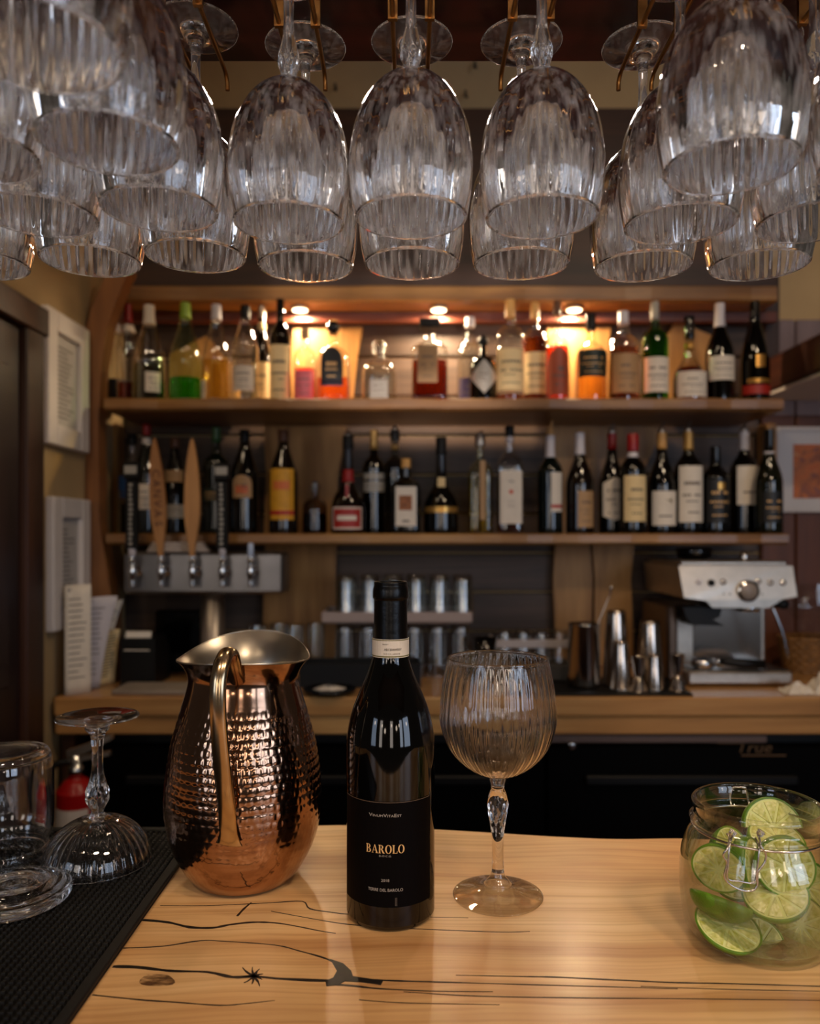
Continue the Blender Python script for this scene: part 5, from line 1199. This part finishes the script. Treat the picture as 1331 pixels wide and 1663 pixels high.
part('ferrule', MB().tube([(p0[0]-.012, .006, .022), (p0[0]+.003, .0, .0235)], .0085, 12), M_chrome, pf)
cl_ = MB()
for k in range(5): cl_.box(-.05+.006*k, .06-.004*k, -.0, .06, .0005+k*.0035, .0038+k*.0035, .0016)
o = part('wiping_cloth', cl_, MATS['towel_white'], None, loc=(ex+.02, ey+.02, BACK+.0475)); tag(o, 'white cloth folded on the espresso machine drip tray', 'cloth')

# ---- basket with wrapped goods, napkins, painting
bs = thing('wicker_basket', 'brown wicker basket on the right end of back counter', 'basket', (X(1322, 2.44), 2.44, BACK+.0005))
M_wick = pbr('wicker', (.50, .34, .16), .6, noise=.3, nscale=80)
for k in range(9):
    z = .006+k*.0125; r = .088+.0022*k
    pts = [((r+.0025*cos(18*t+(k % 2)*pi))*sin(t), (r*.72+.0025*cos(18*t+(k % 2)*pi))*-cos(t), z) for t in [2*pi*i/72 for i in range(72)]]
    part('strand', MB().tube(pts, .0064, 6, closed=True), M_wick, bs)
part('basket_base', MB().lathe([(0, 0), (.086, 0), (.086, .004), (0, .004)], 36, rf=lambda r, z, t: r*(1-.26*abs(cos(t))**2)), M_wick, bs)
mb = MB()
for k in range(18):
    t = 2*pi*k/18; mb.tube([(.088*sin(t), -.063*cos(t), .002), (.107*sin(t), -.077*cos(t), .112)], .003, 5)
part('stake', mb, M_wick, bs, kind='stuff')
# cellophane bag bulging from the basket
bg = MB(); n1, n2 = 24, 12
vv = []
for j in range(n2+1):
    u = j/n2; hz_ = min(1, max(0, (u-.5)/.2)); rr = .053+.030*hz_*hz_*(3-2*hz_)-.03*max(0, u-.8)
    for i in range(n1):
        t = 2*pi*i/n1; q = rr*(1+.06*sin(5*t+3*u)+.04*sin(9*t-5*u)); vv.append((q*sin(t), -.72*q*cos(t), .02+.25*u))
ff = [(j*n1+i, j*n1+(i+1) % n1, (j+1)*n1+(i+1) % n1, (j+1)*n1+i) for j in range(n2) for i in range(n1)]+[tuple(range(n1)), tuple(range((n2+1)*n1-1, n2*n1-1, -1))]
o = part('cellophane_bag', bg.add(vv, ff, False), thin_glass('cellophane', (.93, .92, .9), 1.45, .06), None, loc=(X(1322, 2.44), 2.44, BACK+.006)); tag(o, 'clear cellophane bag puffed up in the wicker basket', 'bag')
o = part('snack_packet', MB().box(-.035, .035, -.006, .006, 0, .06, .004), pbr('packet_print', (.62, .58, .5), .4, noise=.6, nscale=50), None, loc=(X(1330, 2.42), 2.335, BACK+.118)); tag(o, 'small patterned packet resting on the wicker basket rim', 'packet')
def crumple(name, label, loc_, sx, sy, sz, seed, cat, mat):
    rnd = random.Random(seed); n = 9; v = []; f = []
    H = [[rnd.random() for _ in range(n)] for _ in range(n)]
    for i in range(n):
        for j in range(n):
            e = min(i, n-1-i, j, n-1-j)/4; v.append((sx*(i/(n-1)-.5)+.008*(rnd.random()-.5), sy*(j/(n-1)-.5)+.008*(rnd.random()-.5), .001+sz*min(1, e*1.2)*(.35+.65*H[i][j])))
    for i in range(n-1):
        for j in range(n-1): f.append((i*n+j, i*n+n+j, i*n+n+j+1, i*n+j+1))
    m = len(v); base = [(a, b, .0002) for a, b, c in v]; rim_ = [i*n for i in range(n)]+[(n-1)*n+j for j in range(1, n)]+[i*n+n-1 for i in range(n-2, -1, -1)]+[j for j in range(n-2, 0, -1)]
    f += [tuple(m+q for q in reversed(g)) for g in f]+[(rim_[k], m+rim_[k], m+rim_[(k+1) % len(rim_)], rim_[(k+1) % len(rim_)]) for k in range(len(rim_))]
    o = part(name, MB().add(v+base, f, False), mat, None, loc=loc_); tag(o, label, cat)
crumple('paper_napkin', 'crumpled white napkin beside the espresso machine base', (X(1292, 2.12), 2.115, BACK+.001), .085, .07, .030, 3, 'napkin', M_paper)
crumple('paper_napkin', 'larger crumpled white napkin at the right edge of back counter', (X(1338, 2.10), 2.115, BACK+.001), .075, .085, .060, 5, 'napkin', M_paper)
# painting on the right
pa = thing('painting', 'white-framed orange abstract painting on the right wall', 'picture', (X(1352, 2.55), BY-.006, Z(832, 2.57)))
ph = Z(693, 2.57)-Z(832, 2.57); pw = X(1345, 2.55)-X(1265, 2.55)
part('frame', MB().box(-pw-.012, pw+.012, -.022, -.018, .0, ph, .001).box(-pw-.014, -pw, -.026, 0, 0, ph, .003).box(pw, pw+.014, -.026, 0, 0, ph, .003).box(-pw, pw, -.026, 0, 0, .014, .003).box(-pw, pw, -.026, 0, ph-.014, ph, .003), M_white, pa)
def paint():
    m, nt, N, L = newmat('abstract_paint'); b = N['Principled BSDF']; t = N.new('ShaderNodeTexCoord'); n = N.new('ShaderNodeTexNoise'); n.inputs['Scale'].default_value = 14; n.inputs['Detail'].default_value = 6; n.inputs['Distortion'].default_value = 1.5
    r = N.new('ShaderNodeValToRGB'); e = r.color_ramp.elements; e[0].position = .3; e[0].color = srgb((.30, .32, .46)); e[1].position = .75; e[1].color = srgb((.92, .74, .46))
    for p_, c_ in ((.40, (.62, .34, .22)), (.52, (.84, .47, .22)), (.62, (.80, .38, .18))): x_ = e.new(p_); x_.color = srgb(c_)
    L.new(t.outputs['Object'], n.inputs['Vector']); L.new(n.outputs['Fac'], r.inputs[0]); L.new(r.outputs[0], b.inputs['Base Color']); b.inputs['Roughness'].default_value = .55; return m
part('canvas', MB().box(-pw+.042, pw-.042, -.0245, -.0222, .046, ph-.058), paint(), pa)
# framed notices on the left wall
def notice(label, y0, y1, z0, z1, seed):
    o = thing('framed_notice', label, 'picture', (WX, (y0+y1)/2, z0)); h = z1-z0; hw = (y1-y0)/2
    f_ = .055
    for a0, a1, b0_, b1_ in ((-hw, -hw+f_, 0, h), (hw-f_, hw, 0, h), (-hw+f_, hw-f_, 0, f_), (-hw+f_, hw-f_, h-f_, h)):
        part('frame_bar', MB().box(.0005, .024, a0, a1, b0_, b1_, .003), M_white, o)
    part('notice', MB().box(.001, .010, -hw+f_, hw-f_, f_, h-f_), pbr('notice_paper', (.74, .72, .70), .7), o)
    mb = MB(); rnd = random.Random(seed); z = h-f_-.03
    while z > f_+.02:
        mb.box(.0101, .0106, -hw+f_+.02, hw-f_-.02-rnd.random()*.05, z-.003, z); z -= .0125
    part('notice_print', mb, M_ink2, o)
notice('white-framed printed notice high on the left wall', 2.005, 2.262, 1.640, 1.995, 1)
notice('white-framed printed notice lower on the left wall', 2.035, 2.270, 1.150, 1.505, 2)
# fire extinguisher
fx, fy = X(124, 1.94), 1.94
fe = thing('fire_extinguisher', 'red fire extinguisher with white label hanging below the left end of counter', 'fire extinguisher', (fx, fy, .43))
M_red = pbr('extinguisher_red', (.62, .05, .05), .3)
part('cylinder', MB().lathe(prof([(0, 0), (.037, 0), (.045, .008), (.047, .03), (.047, .315), (.044, .342), (.032, .362), (.020, .372), (.018, .378)], 4), 40), M_red, fe)
part('label', MB().patch(lambda a: .047, .06, .305, -1.0, 1.0, 16, .0005, .0005), M_white, fe)
part('valve', MB().lathe([(.020, .376), (.020, .40), (.013, .404), (.013, .43)], 20), M_chrome, fe)
part('lever', MB().prism([(-.02, .425), (.02, .432), (.09, .468), (.088, .480), (.01, .450), (-.022, .440)], -.009, .009, 'xz'), M_steel, fe)
part('lever', MB().prism([(-.02, .408), (.085, .428), (.084, .438), (-.02, .422)], -.008, .008, 'xz'), M_steel, fe)
part('hose', MB().tube(cr([(-.012, 0, .412), (-.05, -.01, .405), (-.075, -.012, .35), (-.072, -.01, .22), (-.066, 0, .10)], 5), .008, 10), M_black, fe)
part('wall_bracket', MB().box(WX-fx, -.036, .0, .04, .20, .225).box(WX-fx, WX-fx+.006, -.03, .06, .05, .33), M_black, fe)
